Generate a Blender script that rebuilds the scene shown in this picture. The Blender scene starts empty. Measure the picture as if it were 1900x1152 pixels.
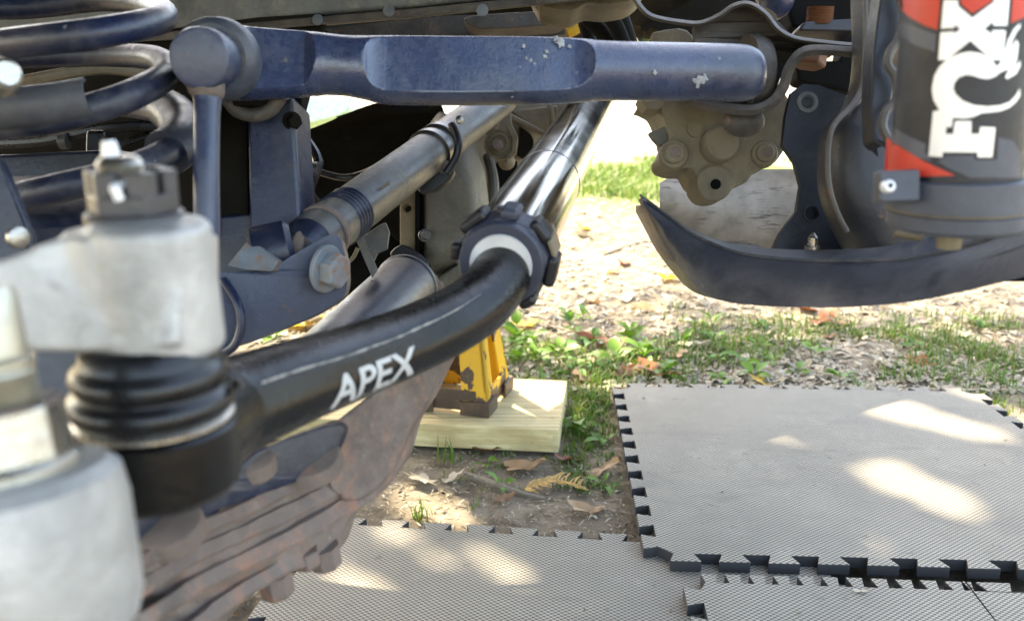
import bpy, bmesh, math, random
from mathutils import Vector, Matrix, noise
from mathutils.geometry import tessellate_polygon

random.seed(7)
SC = bpy.context.scene
COL = SC.collection
rad = math.radians

# ------------------------------------------------------------------ camera
F = 1700.0                      # focal length in photograph pixels (1900 wide)
CX, CY = 950.0, 576.0
PITCH = rad(15.2)
CAM = Vector((0, 0, 0.55))
RT = Vector((1, 0, 0))
FW = Vector((0, math.cos(PITCH), -math.sin(PITCH)))
UP = Vector((0, math.sin(PITCH), math.cos(PITCH)))
cd = bpy.data.cameras.new('camera')
cam = bpy.data.objects.new('camera', cd)
COL.objects.link(cam)
cam.location = CAM
cam.rotation_euler = (math.pi / 2 - PITCH, 0, 0)
cd.sensor_width = 36
cd.lens = 36 * F / 1900
cd.clip_start = 0.02
cd.clip_end = 500
cd.dof.use_dof = True
cd.dof.focus_distance = 0.92
cd.dof.aperture_fstop = 8.0
SC.camera = cam

# ------------------------------------------------------------------ world, sun, exposure
SUN_EL, SUN_AZ = rad(52), rad(-45)        # azimuth measured from +Y, negative = towards -X
sdir = Vector((math.sin(SUN_AZ) * math.cos(SUN_EL), math.cos(SUN_AZ) * math.cos(SUN_EL), math.sin(SUN_EL)))
w = bpy.data.worlds.new('World')
SC.world = w
w.use_nodes = True
nt = w.node_tree
nt.nodes.clear()
sky = nt.nodes.new('ShaderNodeTexSky')
sky.sky_type = 'NISHITA'
sky.sun_disc = False
sky.sun_elevation = SUN_EL
sky.sun_rotation = SUN_AZ
sky.dust_density = 2.5
sky.air_density = .9
bg = nt.nodes.new('ShaderNodeBackground')
bg.inputs['Strength'].default_value = 0.15
wo = nt.nodes.new('ShaderNodeOutputWorld')
nt.links.new(sky.outputs[0], bg.inputs[0])
nt.links.new(bg.outputs[0], wo.inputs[0])
sl = bpy.data.lights.new('sun', 'SUN')
sl.energy = 2.5
sl.angle = rad(0.53)
sl.color = (1.0, 0.94, 0.84)
so = bpy.data.objects.new('sun', sl)
COL.objects.link(so)
so.rotation_euler = sdir.to_track_quat('Z', 'Y').to_euler()
so.location = (-3, 3, 6)
SC.view_settings.view_transform = 'Standard'
SC.view_settings.look = 'None'
SC.view_settings.gamma = 1
SC.view_settings.use_curve_mapping = False
SC.view_settings.exposure = 3.1
SC.view_settings.use_white_balance = True      # the camera balanced for open shade
SC.view_settings.white_balance_temperature = 8300
SC.view_settings.white_balance_tint = 8
SC.cycles.max_bounces = 8
SC.cycles.use_denoising = True


def P(x, y, d):
    return CAM + FW * d + RT * ((x - CX) / F * d) - UP * ((y - CY) / F * d)


def G(x, y, z=0.0):
    r = FW + RT * ((x - CX) / F) - UP * ((y - CY) / F)
    return CAM + r * ((z - CAM.z) / r.z)


def px(n, d):
    return n * d / F


# ------------------------------------------------------------------ materials
class NT:
    def __init__(s, name):
        s.m = bpy.data.materials.new(name)
        s.m.use_nodes = True
        s.t = s.m.node_tree
        s.b = s.t.nodes['Principled BSDF']
        s.co = s.t.nodes.new('ShaderNodeTexCoord').outputs['Object']

    def n(s, kind, **kw):
        o = s.t.nodes.new('ShaderNode' + kind)
        for k, v in kw.items():
            setattr(o, k, v)
        return o

    def link(s, a, b):
        s.t.links.new(a, b)

    def mapping(s, scale=(1, 1, 1), rot=(0, 0, 0)):
        m = s.n('Mapping')
        m.inputs['Scale'].default_value = scale
        m.inputs['Rotation'].default_value = rot
        s.link(s.co, m.inputs[0])
        return m.outputs[0]

    def noise(s, scale, detail=5, rough=.6, vec=None, dist=0):
        o = s.n('TexNoise')
        o.inputs['Scale'].default_value = scale
        o.inputs['Detail'].default_value = detail
        o.inputs['Roughness'].default_value = rough
        o.inputs['Distortion'].default_value = dist
        s.link(vec or s.co, o.inputs['Vector'])
        return o.outputs['Fac']

    def ramp(s, fac, a, b, va=0.0, vb=1.0):
        o = s.n('MapRange')
        o.inputs[1].default_value = a
        o.inputs[2].default_value = b
        o.inputs[3].default_value = va
        o.inputs[4].default_value = vb
        s.link(fac, o.inputs[0])
        return o.outputs[0]

    def mix(s, fac, a, b):
        o = s.n('Mix', data_type='RGBA')
        for sock, v in ((o.inputs[0], fac), (o.inputs[6], a), (o.inputs[7], b)):
            if hasattr(v, 'links') or hasattr(v, 'is_linked'):
                s.link(v, sock)
            elif isinstance(v, (int, float)):
                sock.default_value = v
            else:
                sock.default_value = (*v, 1)
        return o.outputs[2]

    def math(s, op, a, b=0.0):
        o = s.n('Math', operation=op)
        for sock, v in ((o.inputs[0], a), (o.inputs[1], b)):
            if isinstance(v, (int, float)):
                sock.default_value = v
            else:
                s.link(v, sock)
        return o.outputs[0]

    def color(s, c):
        if isinstance(c, tuple):
            s.b.inputs['Base Color'].default_value = (*c, 1)
        else:
            s.link(c, s.b.inputs['Base Color'])

    def set(s, **kw):
        for k, v in kw.items():
            i = s.b.inputs[k.replace('_', ' ')]
            if isinstance(v, (int, float)):
                i.default_value = v
            else:
                s.link(v, i)

    def bump(s, h, strength=.3, dist=.002):
        o = s.n('Bump')
        o.inputs['Strength'].default_value = strength
        o.inputs['Distance'].default_value = dist
        s.link(h, o.inputs['Height'])
        s.link(o.outputs[0], s.b.inputs['Normal'])


def metal(name, base, dust=(.2, .19, .17), dust_amt=.5, rust_amt=0.0, rough=.45, metallic=0.0, scale=1.0,
          rust=(.16, .06, .025), chips=0.0, bump=.25, spec=.5):
    k = NT(name)
    n0 = k.noise(9 * scale, 5, .6, dist=.5)
    n1 = k.noise(26 * scale, 7, .68, dist=.3)
    n2 = k.noise(170 * scale, 5, .75)
    n3 = k.noise(48 * scale, 8, .7, dist=.6)
    n4 = k.noise(520 * scale, 2, .5)
    f = k.math('MULTIPLY', k.ramp(n1, .40, .66), k.ramp(n2, .3, .7, .15, 1))
    f = k.math('MULTIPLY', f, k.ramp(n0, .35, .65, .35, 1.25))
    dark = tuple(x * .55 for x in base)
    c = k.mix(k.ramp(n0, .40, .62), base, dark)
    c = k.mix(k.ramp(n3, .58, .68, 0, .5), c, dark)
    c = k.mix(k.math('MULTIPLY', f, dust_amt), c, dust)
    sp = k.math('MULTIPLY', k.ramp(n4, .69, .75), k.ramp(n1, .45, .6))
    c = k.mix(k.math('MULTIPLY', sp, min(1, dust_amt * .9)), c, tuple(min(1, x * 1.4) for x in dust))
    if rust_amt:
        rf = k.math('MULTIPLY', k.ramp(n3, .66 - .30 * rust_amt, .74 - .2 * rust_amt), k.ramp(n2, .35, .6, .35, 1))
        rc = k.mix(k.noise(130 * scale, 4), rust, tuple(min(1, x * 2.2) for x in rust))
        c = k.mix(rf, c, rc)
    if chips:
        v = k.ramp(k.noise(95 * scale, 3, .5, dist=.3), .725, .745)
        c = k.mix(k.math('MULTIPLY', v, chips), c, (.42, .43, .43))
    k.color(c)
    r = k.math('ADD', k.math('MULTIPLY', f, .3), k.ramp(k.math('ADD', k.math('MULTIPLY', n2, .5), k.math('MULTIPLY', n0, .5)), .3, .7, rough - .12, rough + .12))
    k.set(Roughness=r, Metallic=metallic)
    k.b.inputs['Specular IOR Level'].default_value = spec
    k.bump(k.math('ADD', n2, k.math('MULTIPLY', n3, .8)), min(1, bump * 1.8), .0009)
    return k.m


def plain(name, c, rough=.5, metallic=0.0, var=.25, scale=60, bump=.15):
    k = NT(name)
    n1 = k.noise(scale, 5)
    c2 = tuple(x * (1 - var) for x in c)
    c3 = tuple(min(1, x * (1 + var)) for x in c)
    k.color(k.mix(k.ramp(n1, .3, .7), c2, c3))
    k.set(Roughness=k.ramp(n1, .2, .8, rough - .06, rough + .08), Metallic=metallic)
    k.bump(k.noise(scale * 5, 3), bump, .0006)
    return k.m


M = {}
M['blue_steel'] = metal('dusty blue black painted steel', (.008, .015, .040), (.15, .155, .16), .42, .06, .32, spec=.6)
M['bar_paint'] = metal('blue black bar paint', (.025, .042, .105), (.19, .205, .23), .42, .0, .26, chips=.35, spec=1.0)
M['spring'] = metal('spring coating', (.008, .016, .048), (.18, .18, .18), .4, .0, .33, chips=.3, spec=.55)
M['bracket_blue'] = metal('faded blue bracket paint', (.008, .018, .058), (.14, .145, .15), .4, .08, .33, spec=.65)
M['frame_grey'] = metal('dusty frame paint', (.10, .11, .115), (.25, .235, .2), .85, .1, .5, bump=.5)
M['bracket_brown'] = metal('brown pressed bracket', (.07, .06, .052), (.2, .165, .125), .7, .22, .5, rust=(.15, .08, .05), bump=.5)
M['link_blue'] = metal('link rod paint', (.022, .038, .095), (.18, .185, .19), .5, .08, .34, spec=.8)
M['collar_dust'] = metal('dusty blue collar', (.05, .062, .085), (.24, .23, .21), .8, .2, .5, rust=(.16, .08, .05))
M['dust_cast'] = metal('dusty brown casting', (.20, .165, .105), (.33, .27, .175), .8, .14, .65, rust=(.16, .085, .045), bump=.7)
M['pan'] = metal('dusty grey tan pan', (.10, .095, .078), (.24, .22, .155), .75, .06, .5, bump=.6)
M['tan_cast'] = metal('tan dusty casting', (.19, .15, .095), (.33, .26, .165), .8, .15, .6, rust=(.2, .1, .045), bump=.6)
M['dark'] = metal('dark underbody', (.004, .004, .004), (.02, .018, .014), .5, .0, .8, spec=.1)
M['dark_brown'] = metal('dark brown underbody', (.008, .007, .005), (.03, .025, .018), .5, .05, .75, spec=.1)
M['arm_tube'] = metal('dusty tube', (.045, .047, .05), (.24, .215, .155), .8, .05, .36, spec=.7)
M['skid'] = metal('charcoal skid bar', (.040, .046, .064), (.2, .2, .21), .35, .0, .36, chips=.15, spec=.7)
M['plate_navy'] = metal('navy plate', (.011, .014, .026), (.07, .07, .08), .35, .03, .45)
M['horn'] = metal('frame horn', (.014, .016, .023), (.09, .08, .065), .5, .06, .45)
M['alu'] = metal('cast aluminium', (.56, .55, .53), (.26, .24, .2), .5, .0, .40, metallic=.45, bump=.5, scale=1.1)
M['zinc'] = metal('zinc plated steel', (.55, .52, .46), (.35, .27, .16), .5, .06, .28, metallic=.95)
M['gold_zinc'] = metal('yellow zinc', (.56, .52, .42), (.4, .34, .25), .5, .05, .3, metallic=.9)
M['nut_grey'] = metal('grey nut', (.075, .073, .078), (.17, .155, .14), .35, .0, .34, metallic=.3)
M['rod_black'] = metal('black powder coat', (.0032, .0032, .0036), (.04, .038, .033), .07, .0, .22, spec=.45)
M['collar_navy'] = metal('collar paint', (.045, .052, .078), (.12, .13, .15), .25, .0, .42)
M['rubber'] = plain('black rubber', (.008, .008, .009), .28, 0, .3, 90)
M['lug'] = plain('black lug', (.01, .01, .012), .4)
M['silver'] = plain('bare silver', (.8, .8, .81), .35, .25, .1)
M['chrome_dark'] = plain('polished dark tube', (.22, .21, .195), .13, 1.0, .2, 25, .04)
M['silver_print'] = plain('silver print', (.78, .78, .80), .33, .55, .04, 40, .03)
M['rust_casting'] = metal('rusty casting', (.14, .105, .09), (.36, .285, .24), .95, .5, .6, rust=(.18, .09, .06), scale=.8, bump=1.0)
M['rust_bolt'] = metal('rusty bolt', (.17, .125, .105), (.3, .24, .2), .7, .3, .65, rust=(.19, .095, .06), bump=.5)
M['pale_rust'] = metal('pale flaking plate', (.25, .285, .31), (.3, .27, .22), .6, .5, .6, rust=(.2, .11, .06), scale=1.6)
M['white'] = plain('white print', (.72, .72, .73), .42, .0, .04)
M['red'] = plain('red print', (.62, .045, .022), .42, 0, .1)
M['print_grey'] = plain('grey print', (.085, .088, .11), .4, 0, .15)
M['shock_black'] = metal('cylinder black', (.010, .011, .018), (.06, .06, .06), .25, .0, .36)
M['slate'] = metal('slate band', (.075, .082, .105), (.16, .155, .14), .35, .0, .42)
M['line_grey'] = plain('pale grey edge', (.36, .35, .32), .5, .2, .5, 500)
M['letter_grey'] = plain('pale grey lettering', (.5, .5, .49), .45, .0, .08)
M['dim_print'] = plain('dim lettering', (.16, .155, .15), .5)
M['chip'] = plain('bare paint chip', (.33, .34, .35), .6, 0, .35, 300)
M['copper_bolt'] = metal('rusty orange bolt', (.2, .075, .03), (.25, .14, .08), .5, .4, .65)
M['panel_green'] = plain('pale panel', (.55, .66, .6), .6)  # the panel's own pale green


def shield_mat():
    k = NT('dusty splash shield')
    st = k.noise(1, 6, .6, vec=k.mapping((45, 45, 330), (0, .22, 0)))
    n = k.noise(14, 4)
    c = k.mix(k.ramp(n, .35, .65), (.13, .112, .083), (.36, .315, .27))
    c = k.mix(k.math('MULTIPLY', k.ramp(st, .56, .66, 0, .85), k.ramp(k.noise(11, 3), .45, .58)), c, (.025, .02, .018))
    k.color(c)
    k.set(Roughness=.7)
    k.bump(st, .3, .001)
    return k.m


M['shield'] = shield_mat()


def foam_mat():
    k = NT('embossed foam')
    m = k.mapping((1, 1, 1), (0, 0, 0))
    sp = k.n('SeparateXYZ')
    k.link(m, sp.inputs[0])
    kx, ky = 2 * math.pi / .0070, 2 * math.pi / .0056
    sx = k.math('SINE', k.math('MULTIPLY', sp.outputs[0], kx))
    sy = k.math('SINE', k.math('MULTIPLY', sp.outputs[1], ky))
    p = k.math('MULTIPLY', sx, sy)
    f = k.ramp(p, -.35, .25)
    dirt = k.noise(5, 6, .65)
    top = k.mix(k.ramp(dirt, .3, .7), (.235, .215, .178), (.35, .32, .262))
    scuff = k.ramp(k.noise(1, 5, .65, vec=k.mapping((7, 19, 7), (0, 0, .5)), dist=.8), .54, .68)
    top = k.mix(k.math('MULTIPLY', scuff, .45), top, (.17, .15, .125))
    pale = k.ramp(k.noise(11, 6, .7, dist=.5), .55, .72)
    top = k.mix(k.math('MULTIPLY', pale, .4), top, (.5, .46, .39))
    spots = k.ramp(k.noise(55, 3), .66, .72)
    top = k.mix(k.math('MULTIPLY', spots, .5), top, (.09, .08, .065))
    c = k.mix(f, (.075, .071, .064), top)
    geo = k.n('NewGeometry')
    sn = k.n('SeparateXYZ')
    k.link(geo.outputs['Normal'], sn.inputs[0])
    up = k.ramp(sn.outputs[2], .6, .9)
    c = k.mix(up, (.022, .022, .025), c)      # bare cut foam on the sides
    k.color(c)
    k.set(Roughness=.75)
    k.bump(k.math('MULTIPLY', f, up), .6, .0008)
    return k.m


M['foam'] = foam_mat()


def wood_mat():
    k = NT('pale sawn pine')
    v = k.mapping((3, 34, 34), (0, 0, .03))
    wv = k.n('TexWave', wave_type='RINGS', rings_direction='X')
    wv.inputs['Scale'].default_value = .8
    wv.inputs['Distortion'].default_value = 7
    wv.inputs['Detail'].default_value = 3
    wv.inputs['Detail Scale'].default_value = .6
    k.link(v, wv.inputs['Vector'])
    n = k.noise(1, 4, vec=k.mapping((6, 220, 220)))
    fine = k.noise(1, 6, .7, vec=k.mapping((5, 120, 120)), dist=.3)
    c = k.mix(k.ramp(fine, .35, .65), (.40, .31, .145), (.60, .51, .29))
    c = k.mix(k.math('MULTIPLY', k.ramp(wv.outputs['Fac'], .3, .75), .38), c, (.33, .235, .1))
    c = k.mix(k.ramp(k.noise(14, 5, .65), .56, .7, 0, .55), c, (.27, .25, .13))
    c = k.mix(k.ramp(k.noise(60, 3), .68, .74, 0, .7), c, (.13, .09, .05))
    k.color(c)
    k.set(Roughness=.75)
    k.bump(n, .3, .0006)
    return k.m


M['wood'] = wood_mat()


def yellow_mat():
    k = NT('chipped yellow paint')
    n = k.noise(26, 7, .62, dist=.4)
    c = k.mix(k.ramp(n, .555, .57), (.62, .33, .012), (.06, .032, .018))
    c = k.mix(k.ramp(k.noise(120, 4), .6, .75, 0, .5), c, (.28, .16, .03))
    k.color(c)
    k.set(Roughness=.5)
    k.bump(n, .3, .001)
    return k.m


M['yellow'] = yellow_mat()
M['foot_rust'] = metal('rusty stand foot', (.06, .036, .022), (.2, .13, .08), .5, .4, .6, rust=(.09, .04, .02))


def ground_mat():
    k = NT('trodden dirt')
    a = k.noise(2.2, 8, .65)
    b = k.noise(24, 8, .7)
    d = k.noise(150, 5, .7)
    c = k.mix(k.ramp(a, .38, .62), (.17, .135, .095), (.28, .24, .18))
    c = k.mix(k.ramp(b, .42, .66), c, (.10, .078, .055))
    c = k.mix(k.ramp(d, .55, .72, 0, .6), c, (.38, .33, .26))
    spf = k.n('SeparateXYZ')
    k.link(k.co, spf.inputs[0])
    c = k.mix(k.ramp(spf.outputs[1], 5.0, 5.8), c, (.45, .42, .35))  # far ground paled to stand in for its blown-out sunlight
    # far off the bare dirt turns to lawn
    sp = k.n('SeparateXYZ')
    k.link(k.co, sp.inputs[0])
    gf = k.math('MULTIPLY', k.math('MULTIPLY', k.ramp(sp.outputs[1], 3.4, 3.9), k.ramp(sp.outputs[1], 5.0, 5.6, 1, .0)), k.ramp(k.noise(1.6, 6, .7), .4, .56))
    grass = k.mix(k.noise(60, 5), (.06, .13, .015), (.19, .27, .05))
    c = k.mix(gf, c, grass)
    k.color(c)
    k.set(Roughness=.9)
    k.b.inputs['Specular IOR Level'].default_value = .2
    k.bump(k.math('ADD', k.math('MULTIPLY', b, .8), k.math('MULTIPLY', d, .5)), .7, .007)
    return k.m


M['ground'] = ground_mat()


def leaf_mat(name, a, b, trans=.25, rough=.5):
    k = NT(name)
    oi = k.n('ObjectInfo')
    n = k.noise(70, 4)
    f = k.math('ADD', k.math('MULTIPLY', oi.outputs['Random'], .7), k.math('MULTIPLY', n, .4))
    c = k.mix(f, a, b)
    k.color(c)
    k.set(Roughness=rough)
    tr = k.n('BsdfTranslucent')
    k.link(c, tr.inputs[0])
    mx = k.n('MixShader')
    mx.inputs[0].default_value = trans
    k.link(k.b.outputs[0], mx.inputs[1])
    k.link(tr.outputs[0], mx.inputs[2])
    k.link(mx.outputs[0], k.t.nodes['Material Output'].inputs[0])
    return k.m


def blade_mat(name, a, b, c3=None, scale=9, trans=.3):
    k = NT(name)
    n = k.noise(scale, 5, .7)
    c = k.mix(k.ramp(n, .3, .7), a, b)
    if c3:
        c = k.mix(k.ramp(k.noise(scale * 7, 3), .52, .6), c, c3)
    k.color(c)
    k.set(Roughness=.55)
    tr = k.n('BsdfTranslucent')
    k.link(c, tr.inputs[0])
    mx = k.n('MixShader')
    mx.inputs[0].default_value = trans
    k.link(k.b.outputs[0], mx.inputs[1])
    k.link(tr.outputs[0], mx.inputs[2])
    k.link(mx.outputs[0], k.t.nodes['Material Output'].inputs[0])
    return k.m


M['weed'] = leaf_mat('weed leaf', (.05, .14, .012), (.13, .26, .02), .35)
M['grass'] = blade_mat('grass blades', (.045, .125, .010), (.11, .21, .018), (.22, .21, .07))
M['straw'] = blade_mat('straw and chaff', (.34, .29, .19), (.13, .095, .06), (.42, .39, .31), 25, .1)
M['dry_leaf'] = leaf_mat('dry leaf', (.17, .075, .035), (.42, .27, .14), .2, .6)
M['rust_leaf'] = leaf_mat('russet leaf', (.16, .045, .02), (.3, .1, .03), .2, .5)
M['yellow_leaf'] = leaf_mat('yellow leaf', (.6, .36, .04), (.66, .44, .08), .35, .5)
M['pale_leaf'] = leaf_mat('bleached leaf', (.3, .265, .2), (.42, .38, .29), .15, .7)
M['twig'] = plain('grey twig', (.2, .165, .125), .8, 0, .4, 120)
M['sprig'] = plain('dry cedar sprig', (.45, .29, .1), .7, 0, .3, 120)
M['tree_leaf'] = blade_mat('tree leaves', (.04, .09, .012), (.09, .16, .02), None, 3, .45)
M['bark'] = plain('bark', (.1, .08, .06), .9, 0, .4, 20, .6)
M['body_paint'] = plain('truck body paint', (.02, .022, .025), .3)


# ------------------------------------------------------------------ mesh builder
def catmull(pts, n):
    out = []
    m = len(pts)
    for i in range(m - 1):
        a, b, c, d = pts[max(i - 1, 0)], pts[i], pts[i + 1], pts[min(i + 2, m - 1)]
        for k in range(n):
            t = k / n
            out.append(tuple(.5 * (2 * b[j] + (c[j] - a[j]) * t + (2 * a[j] - 5 * b[j] + 4 * c[j] - d[j]) * t * t +
                                   (3 * b[j] - a[j] - 3 * c[j] + d[j]) * t ** 3) for j in range(len(b))))
    out.append(tuple(pts[-1]))
    return out


class MB:
    def __init__(s):
        s.v, s.f = [], []

    def add(s, vs, fs):
        o = len(s.v)
        s.v += [Vector(p) for p in vs]
        s.f += [tuple(i + o for i in f) for f in fs]
        return s

    def loft(s, rings, caps=True, closed=True):
        n = len(rings[0])
        vs = [p for r in rings for p in r]
        fs = []
        for i in range(len(rings) - 1):
            for j in range(n if closed else n - 1):
                a, b = i * n + j, i * n + (j + 1) % n
                fs.append((a, b, b + n, a + n))
        if caps and closed:
            fs.append(tuple(reversed(range(n))))
            fs.append(tuple(range((len(rings) - 1) * n, len(rings) * n)))
        return s.add(vs, fs)

    def tube(s, pts, r, n=14, sub=6, section=None, caps=True):
        """pts: world points; r: number or list of radii."""
        rr = r if isinstance(r, (list, tuple)) else [r] * len(pts)
        q = [(*p, a) for p, a in zip(pts, rr)]
        q = catmull(q, sub) if sub > 1 and len(q) > 1 else q
        ps = [Vector(a[:3]) for a in q]
        rs = [a[3] for a in q]
        t0 = (ps[1] - ps[0]).normalized()
        nrm = t0.orthogonal().normalized()
        rings = []
        for i, p in enumerate(ps):
            t = (ps[min(i + 1, len(ps) - 1)] - ps[max(i - 1, 0)]).normalized()
            nrm = (nrm - t * nrm.dot(t)).normalized()
            b = t.cross(nrm)
            rings.append([p + (nrm * math.cos(a) + b * math.sin(a)) * rs[i]
                          for a in (2 * math.pi * k / n for k in range(n))])
        return s.loft(rings, caps)

    def lathe(s, p0, axis, prof, n=36, ref=None, poly=None):
        """prof: list of (along, radius) from p0 along axis. poly: sides for a hex etc."""
        a = Vector(axis).normalized()
        u = (ref - a * ref.dot(a)).normalized() if ref else a.orthogonal().normalized()
        v = a.cross(u)
        k = poly or n
        rings = [[p0 + a * t + (u * math.cos(w_) + v * math.sin(w_)) * max(r, 1e-5)
                  for w_ in (2 * math.pi * j / k for j in range(k))] for t, r in prof]
        return s.loft(rings, True)

    def box(s, c, ax, ay, az):
        c = Vector(c)
        vs = [c + ax * i + ay * j + az * k for k in (-1, 1) for j in (-1, 1) for i in (-1, 1)]
        return s.add(vs, [(0, 2, 3, 1), (4, 5, 7, 6), (0, 1, 5, 4), (2, 6, 7, 3), (0, 4, 6, 2), (1, 3, 7, 5)])

    def plate(s, outline, d, th, holes=(), smooth=0, off=None):
        """outline in photograph pixels at depth d (number or function of x, y), th metres thick, away from the camera."""
        df = d if callable(d) else (lambda x, y: d)
        if smooth:
            o = catmull(list(outline) + [outline[0]], smooth)[:-1]
        else:
            o = list(outline)
        loops = [o] + [[(cx + r * math.cos(2 * math.pi * k / 16), cy + r * math.sin(2 * math.pi * k / 16))
                        for k in range(16)] for cx, cy, r in holes]
        tri = tessellate_polygon([[Vector((x, y, 0)) for x, y in lp] for lp in loops])
        flat = [p for lp in loops for p in lp]
        off = off or FW
        fr = [P(x, y, df(x, y)) for x, y in flat]
        bk = [p + off * th for p in fr]
        n = len(flat)
        fs = [tuple(t) for t in tri] + [tuple(i + n for i in reversed(t)) for t in tri]
        st = 0
        for lp in loops:
            m = len(lp)
            for i in range(m):
                a, b = st + i, st + (i + 1) % m
                fs.append((a, b, b + n, a + n))
            st += m
        return s.add(fr + bk, fs)

    def ball(s, c, r, n=14, sc=(1, 1, 1), ax=None):
        c = Vector(c)
        X, Y, Z = ax or (RT, Vector((0, 1, 0)), Vector((0, 0, 1)))
        rings = []
        for i in range(n // 2 + 1):
            th = math.pi * i / (n // 2)
            rings.append([c + X * (r * sc[0] * math.sin(th) * math.cos(2 * math.pi * j / n)) +
                          Y * (r * sc[1] * math.sin(th) * math.sin(2 * math.pi * j / n)) +
                          Z * (r * sc[2] * math.cos(th)) for j in range(n)])
        return s.loft(rings, True)

    def jitter(s, amp, scale):
        for i, p in enumerate(s.v):
            s.v[i] = p + noise.noise_vector(p * scale) * amp
        return s

    def build(s, name, mat, parent=None, label=None, cat=None, group=None, kind=None, bevel=0, seg=2,
              ang=32, remesh=0, smooth_it=0, merge=True, flat=False, origin=None):
        bm = bmesh.new()
        vs = [bm.verts.new(p) for p in s.v]
        for f in s.f:
            try:
                bm.faces.new([vs[i] for i in f])
            except ValueError:
                pass
        if merge:
            bmesh.ops.remove_doubles(bm, verts=bm.verts, dist=1e-6)
            bmesh.ops.recalc_face_normals(bm, faces=bm.faces)
        if parent is not None:
            org = parent['_org']
            org = Vector(org)
        elif origin is not None:
            org = Vector(origin)
        else:
            xs = [p.x for p in s.v]
            ys = [p.y for p in s.v]
            org = Vector(((min(xs) + max(xs)) / 2, (min(ys) + max(ys)) / 2, min(p.z for p in s.v)))
        for v in bm.verts:
            v.co -= org
        me = bpy.data.meshes.new(name)
        bm.to_mesh(me)
        bm.free()
        if remesh:
            t = bpy.data.objects.new('t', me)
            COL.objects.link(t)
            md = t.modifiers.new('r', 'REMESH')
            md.mode = 'VOXEL'
            md.voxel_size = remesh
            if smooth_it:
                sm = t.modifiers.new('s', 'SMOOTH')
                sm.iterations = smooth_it
                sm.factor = .5
            dg = bpy.context.evaluated_depsgraph_get()
            me2 = bpy.data.meshes.new_from_object(t.evaluated_get(dg))
            bpy.data.objects.remove(t)
            bpy.data.meshes.remove(me)
            me = me2
            me.name = name
        if not flat:
            me.shade_smooth()
            if not remesh and not bevel:
                me.set_sharp_from_angle(angle=rad(ang))
        me.materials.clear()
        if mat is not None:
            me.materials.append(mat)
        o = bpy.data.objects.new(name, me)
        COL.objects.link(o)
        if parent is not None:
            o.parent = parent
            o['_org'] = tuple(org)
        else:
            o.location = org
            o['_org'] = tuple(org)
        if bevel:
            md = o.modifiers.new('bevel', 'BEVEL')
            md.width = bevel
            md.segments = seg
            md.limit_method = 'ANGLE'
            md.angle_limit = rad(ang)
            md.harden_normals = True
        tag(o, label, cat, group, kind)
        return o


def tag(o, label=None, cat=None, group=None, kind=None):
    if label:
        o['label'] = label
    if cat:
        o['category'] = cat
    if group:
        o['group'] = group
    if kind:
        o['kind'] = kind
    return o


def thing(name, loc, label, cat, group=None):
    o = bpy.data.objects.new(name, None)
    COL.objects.link(o)
    o.location = loc
    o.empty_display_size = .02
    o['_org'] = tuple(loc)
    return tag(o, label, cat, group)


def text_polys(body, size):
    c = bpy.data.curves.new('t', 'FONT')
    c.body = body
    c.size = size
    c.offset = size * .022
    c.fill_mode = 'FRONT'
    o = bpy.data.objects.new('t', c)
    COL.objects.link(o)
    dg = bpy.context.evaluated_depsgraph_get()
    me = bpy.data.meshes.new_from_object(o.evaluated_get(dg))
    vs = [v.co.copy() for v in me.vertices]
    fs = [tuple(p.vertices) for p in me.polygons]
    bpy.data.objects.remove(o)
    bpy.data.curves.remove(c)
    bpy.data.meshes.remove(me)
    return vs, fs


def hexbolt(root, c, axis, r, h, mat, flange=1.25, ref=None, name='bolt', washer=True):
    a = Vector(axis).normalized()
    b = MB().lathe(c, a, [(0, r * .98), (h * .85, r), (h, r * .86)], poly=6, ref=ref).build(name, mat, root, bevel=r * .08)
    if washer:
        MB().lathe(c - a * h * .28, a, [(0, r * flange), (h * .2, r * flange), (h * .3, r * flange * .95)], 28).build('washer', mat, b)
    return b


ZUP = Vector((0, 0, 1))

# ================================================================== THE SETTING
def ground_h(x, y):
    n = noise.noise(Vector((x * 7, y * 7, 0))) * .005 + noise.noise(Vector((x * 26, y * 26, 3))) * .003
    far = max(0.0, y - 5) * .02
    return -.006 + n + noise.noise(Vector((x * .6, y * .6, 9))) * min(.15, far)


def graded(lo, a, b, hi, step):
    c = []
    v = a
    while v < b:
        c.append(v)
        v += step
    k = step
    t = b
    while t < hi:
        c.append(t)
        k *= 1.25
        t += k
    c.append(hi)
    k = step
    t = a - k
    pre = []
    while t > lo:
        pre.append(t)
        k *= 1.25
        t -= k
    pre.append(lo)
    return list(reversed(pre)) + c


gx = graded(-90, -1.1, 1.9, 90, .013)
gy = graded(-20, .45, 3.0, 140, .013)
gv = [(x, y, ground_h(x, y)) for y in gy for x in gx]
nx = len(gx)
gf = [(j * nx + i, j * nx + i + 1, (j + 1) * nx + i + 1, (j + 1) * nx + i) for j in range(len(gy) - 1) for i in range(nx - 1)]
gme = bpy.data.meshes.new('ground')
gme.from_pydata(gv, [], gf)
gme.shade_smooth()
gme.materials.append(M['ground'])
ground = bpy.data.objects.new('ground', gme)
COL.objects.link(ground)
tag(ground, 'trodden dirt turning to sunlit lawn', None, None, 'structure')


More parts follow.
